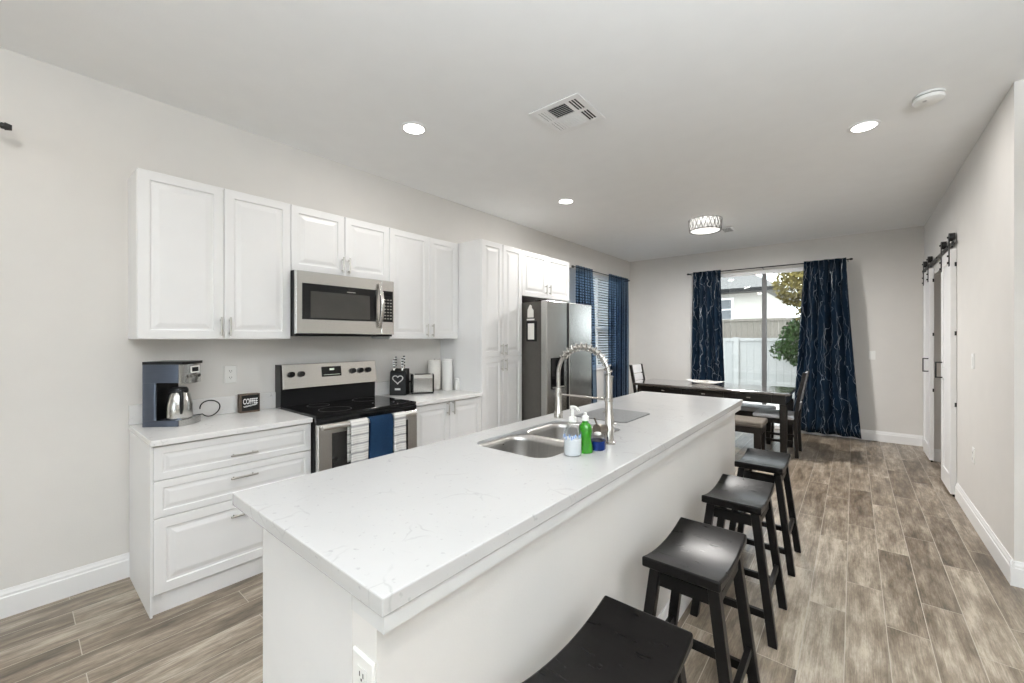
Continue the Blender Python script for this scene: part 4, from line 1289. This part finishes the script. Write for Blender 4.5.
# ------------------------------------------------------------------ closet doors on the black rail
rl = thing('door_rail', 'black flat rail for the hanging closet doors on the right wall', 'door rail', (RX - .03, 5.95, 2.165))
put(G().box(.672, .680, 5.05, 7.12, 2.190, 2.226), 'track', M['black'], rl, bevel=.001)
g = G()
for y in (5.30, 5.95, 6.60, 7.05):
    put(G().cyl((.6805, y, 2.208), (RX - .0005, y, 2.208), .010, n=12), 'standoff', M['black'], rl, smooth=True)
    put(G().cyl((.664, y, 2.208), (.6715, y, 2.208), .009, n=6), 'bolt', M['black'], rl)
def hung_door(label, y0, y1, wheels, pull_y):
    d = thing('hanging_door', label, 'door', (.68, (y0 + y1) / 2, .015))
    xf, zt_ = .658, 2.150
    zt_ = 2.155
    g = G()
    # slab facing -X with two recessed panels: stiles and rails around thinner fields
    st_ = .085
    g.box(xf, .6975, y0, y0 + st_, .02, zt_); g.box(xf, .6975, y1 - st_, y1, .02, zt_)
    for z0, z1 in ((.02, .17), (1.00, 1.10), (zt_ - .11, zt_)):
        g.box(xf, .6975, y0 + st_ - .0005, y1 - st_ + .0005, z0, z1)
    put(g, 'door_frame', M['trim'], d, bevel=.002)
    for z0, z1 in ((.17, 1.00), (1.10, zt_ - .11)):
        put(G().box(xf + .011, .684, y0 + st_ + .0003, y1 - st_ - .0003, z0 + .0003, z1 - .0003), 'panel', M['trim'], d)
    for y in wheels:
        g = G(); g.box(xf - .006, xf - .0005, y - .019, y + .019, 2.010, 2.270)
        g.box(xf - .006, .676, y - .019, y + .019, 2.270, 2.277)
        hn = put(g, 'hanger_strap', M['black'], d, bevel=.001)
        put(G().cyl((.6525, y, 2.2635), (.690, y, 2.2635), .037, n=24), 'wheel', M['black'], hn, smooth=True)
        g = G()
        for z in (2.040, 2.100, 2.2635):
            g.cyl((xf - .016, y, z), (xf - .0062, y, z), .009, n=6)
        put(g, 'bolts', M['black'], hn)
    g = G()
    for z in (1.006, 1.148):
        g.cyl((xf - .0005, pull_y, z), (xf - .045, pull_y, z), .006, n=10)
    g.cyl((xf - .045, pull_y, 1.0), (xf - .045, pull_y, 1.154), .006, n=10)
    put(g, 'handle', M['black'], d, smooth=True)
    for z in (.80, 1.42, 2.02):
        put(G().box(.684, .697, y0 - .004, y0 - .0003, z - .018, z + .018), 'hinge', M['black'], d)
    put(G().box(.672, .686, y0 + .004, y0 + .03, .0, .0195), 'floor_guide', M['black'], d)
    return d
hung_door('white hanging closet door on the black rail, nearer of the two', 5.096, 5.585, (5.134, 5.545), 5.50)
hung_door('white hanging closet door on the black rail, farther by the back wall', 6.370, 6.880, (6.44, 6.83), 6.43)

# ------------------------------------------------------------------ ceiling fixtures
def downlight(label, x, y, group=None):
    d = thing('downlight', label, 'ceiling light', (x, y, CEIL - .008), 0, group)
    put(G().lathe([(.068, .0075), (.088, .0075), (.088, .003), (.078, 0), (.068, .001)], n=36, ring=True), 'trim_ring', M['trim'], d, world=False, smooth=True)
    put(G().lathe([(.001, .0072), (.067, .0072), (.067, .002), (.001, .0015)], n=36), 'lens', M['lens'], d, world=False)
    light('downlight_lamp', 'AREA', (x, y, CEIL - .012), DOWN_POWER, WARM, shape='DISK', size=.12)
    return d
downlight('recessed ceiling light left of the air vent, above the range', -2.345, 1.706)
downlight('recessed ceiling light between the pantry and the dining area', -2.350, 3.600)
downlight('recessed ceiling light near the right wall beside the smoke detector', .054, 3.583)
rear = 'added ceiling lights out of view'  # unseen lamps added to light the room; the first continues the visible grid
for x, y in ((.054, 1.65), (-2.345, -.3), (.054, -.3), (-1.2, -2.4), (1.6, -2.4), (2.4, .6)):
    downlight('unseen recessed ceiling light added to brighten the room', x, y, rear)

# flush mount drum light
fl = thing('flush_mount_light', 'round lattice drum ceiling light over the dining area', 'ceiling light', (-1.40, 5.20, CEIL - .15))
g = G(); cx_, cy_ = -1.40, 5.20
for z, r in ((CEIL - .010, .186), (CEIL - .140, .176)):
    n = 40
    g.tube([(cx_ + r * cos(2 * pi * k / n), cy_ + r * sin(2 * pi * k / n), z) for k in range(n + 1)], .006, 6)
n = 22
for k in range(n):
    for s_ in (-1, 1):
        a0 = 2 * pi * k / n; a1 = 2 * pi * (k + s_) / n
        g.tube([(cx_ + .176 * cos(a0), cy_ + .176 * sin(a0), CEIL - .140), (cx_ + .182 * cos((a0 + a1) / 2), cy_ + .182 * sin((a0 + a1) / 2), CEIL - .075), (cx_ + .186 * cos(a1), cy_ + .186 * sin(a1), CEIL - .010)], .0045, 5)
put(g, 'lattice', mat('brushed_lattice_metal', (.30, .29, .28), .35, 1.0), fl, smooth=True)
put(G().lathe([(.001, -.0005), (.170, -.0005), (.166, -.134), (.001, -.135)], (cx_, cy_, CEIL), 40), 'shade', M['crystal'], fl, smooth=True)
put(G().lathe([(.001, -.1355), (.160, -.1355), (.150, -.143), (.001, -.147)], (cx_, cy_, CEIL), 40), 'diffuser', mat('lit_drum_diffuser', (1, 1, 1), .5, var=0, emis=(1, .97, .92), estr=1.3), fl, smooth=True)
light('flush_mount_bulb', 'POINT', (cx_, cy_, CEIL - .070), 2.0, WARM, shadow_soft_size=.05)
light('flush_mount_lamp', 'AREA', (cx_, cy_, CEIL - .155), 88, WARM, shape='DISK', size=.30)

# four-way air vent
v = thing('air_vent', 'large square four way air vent in the kitchen ceiling', 'air vent', (-1.435, 2.217, CEIL - .012))
vx0, vx1, vy0, vy1 = -1.615, -1.255, 2.045, 2.392
cells = [(-1.502, -1.370, 2.083, 2.206, 'a'), (-1.350, -1.294, 2.083, 2.208, 'b'), (-1.350, -1.294, 2.227, 2.350, 'b'), (-1.586, -1.524, 2.083, 2.206, 'd'), (-1.586, -1.524, 2.227, 2.350, 'd'), (-1.502, -1.370, 2.227, 2.350, 'e')]
g = G()
xs = [vx0, -1.586, -1.524, -1.502, -1.370, -1.350, -1.294, vx1]
ysv = [vy0, 2.083, 2.206, 2.227, 2.350, vy1]
for i in range(7):
    for jj in range(5):
        if i in (1, 3, 5) and jj in (1, 3): continue
        g.box(xs[i], xs[i + 1], ysv[jj], ysv[jj + 1], CEIL - .010, CEIL - .004)
bmesh.ops.remove_doubles(g.bm, verts=g.bm.verts, dist=1e-5)
put(g, 'grille_frame', M['trim'], v)
put(G().box(vx0 + .004, vx1 - .004, vy0 + .004, vy1 - .004, CEIL - .0035, CEIL - .0005), 'duct_backing', M['vent_dark'], v)
def blade(g, x0, x1, y0, y1, lean):
    z0, z1 = CEIL - .012, CEIL - .0045
    if y1 - y0 < x1 - x0:
        g.hexa([(x0, y0, z0), (x1, y0, z0), (x1, y0 + .0015, z0), (x0, y0 + .0015, z0)], [(x0, y0 + lean, z1), (x1, y0 + lean, z1), (x1, y0 + lean + .0015, z1), (x0, y0 + lean + .0015, z1)])
    else:
        g.hexa([(x0, y0, z0), (x0 + .0015, y0, z0), (x0 + .0015, y1, z0), (x0, y1, z0)], [(x0 + lean, y0, z1), (x0 + lean + .0015, y0, z1), (x0 + lean + .0015, y1, z1), (x0 + lean, y1, z1)])
for (x0, x1, y0, y1, k) in cells:
    g = G()
    if k in 'ae':
        n = 7; st_ = (y1 - y0) / n
        for i in range(n):
            yy = y0 + i * st_ + (.002 if k == 'a' else 0)
            blade(g, x0, x1, yy, yy + .0015, (st_ * .45 if k == 'a' else -st_ * .0))
            if k == 'e': g.box(x0, x1, yy + .001, yy + st_ * .86, CEIL - .0088, CEIL - .0082)
    else:
        n = 3 if k == 'b' else 3; st_ = (x1 - x0) / n
        for i in range(n):
            xx = x0 + i * st_
            if k == 'b': g.box(xx, xx + st_ * .36, y0, y1, CEIL - .0098, CEIL - .0092)
            else: g.box(xx, xx + st_ * .86, y0, y1, CEIL - .0088, CEIL - .0082)
    put(g, 'louvres', M['trim'], v)
# small vent beyond the drum light
v = thing('ceiling_register', 'small air vent in the ceiling just beyond the drum light', 'air vent', (-1.33, 5.82, CEIL - .01))
put(G().box(-1.365, -1.235, 5.74, 5.98, CEIL - .004, CEIL - .0005), 'duct_backing', M['vent_dark'], v)
g = G()
g.box(-1.385, -1.355, 5.72, 6.0, CEIL - .010, CEIL - .0045); g.box(-1.245, -1.215, 5.72, 6.0, CEIL - .010, CEIL - .0045)
g.box(-1.3549, -1.2451, 5.72, 5.75, CEIL - .010, CEIL - .0045); g.box(-1.3549, -1.2451, 5.97, 6.0, CEIL - .010, CEIL - .0045)
put(g, 'grille_frame', M['trim'], v)
g = G()
for i in range(4):
    g.box(-1.3548, -1.2452, 5.775 + i * .048, 5.781 + i * .048, CEIL - .011, CEIL - .0045)
put(g, 'louvres', M['trim'], v)
# smoke detector
sd = thing('smoke_detector', 'round white smoke detector on the ceiling near the right wall', 'smoke detector', (.345, 3.365, CEIL - .04))
put(G().lathe([(.001, 0), (.072, 0), (.072, -.010), (.001, -.011)], (.345, 3.365, CEIL - .0005), 36), 'mounting_base', M['plastic_white'], sd, smooth=True)
put(G().lathe([(.001, -.0115), (.066, -.0115), (.066, -.016), (.001, -.0162)], (.345, 3.365, CEIL - .0005), 36), 'sensor_gap', mat('grey_sensor_gap', (.25, .25, .25), .7), sd, smooth=True)
put(G().lathe([(.001, -.0165), (.070, -.0165), (.069, -.034), (.058, -.040), (.001, -.041)], (.345, 3.365, CEIL - .0005), 36), 'cover', M['plastic_white'], sd, smooth=True)
put(G().lathe([(.001, -.0412), (.010, -.0412), (.009, -.0435), (.001, -.044)], (.325, 3.335, CEIL - .0005), 16), 'test_button', mat('grey_test_button', (.45, .45, .45), .5), sd, smooth=True)
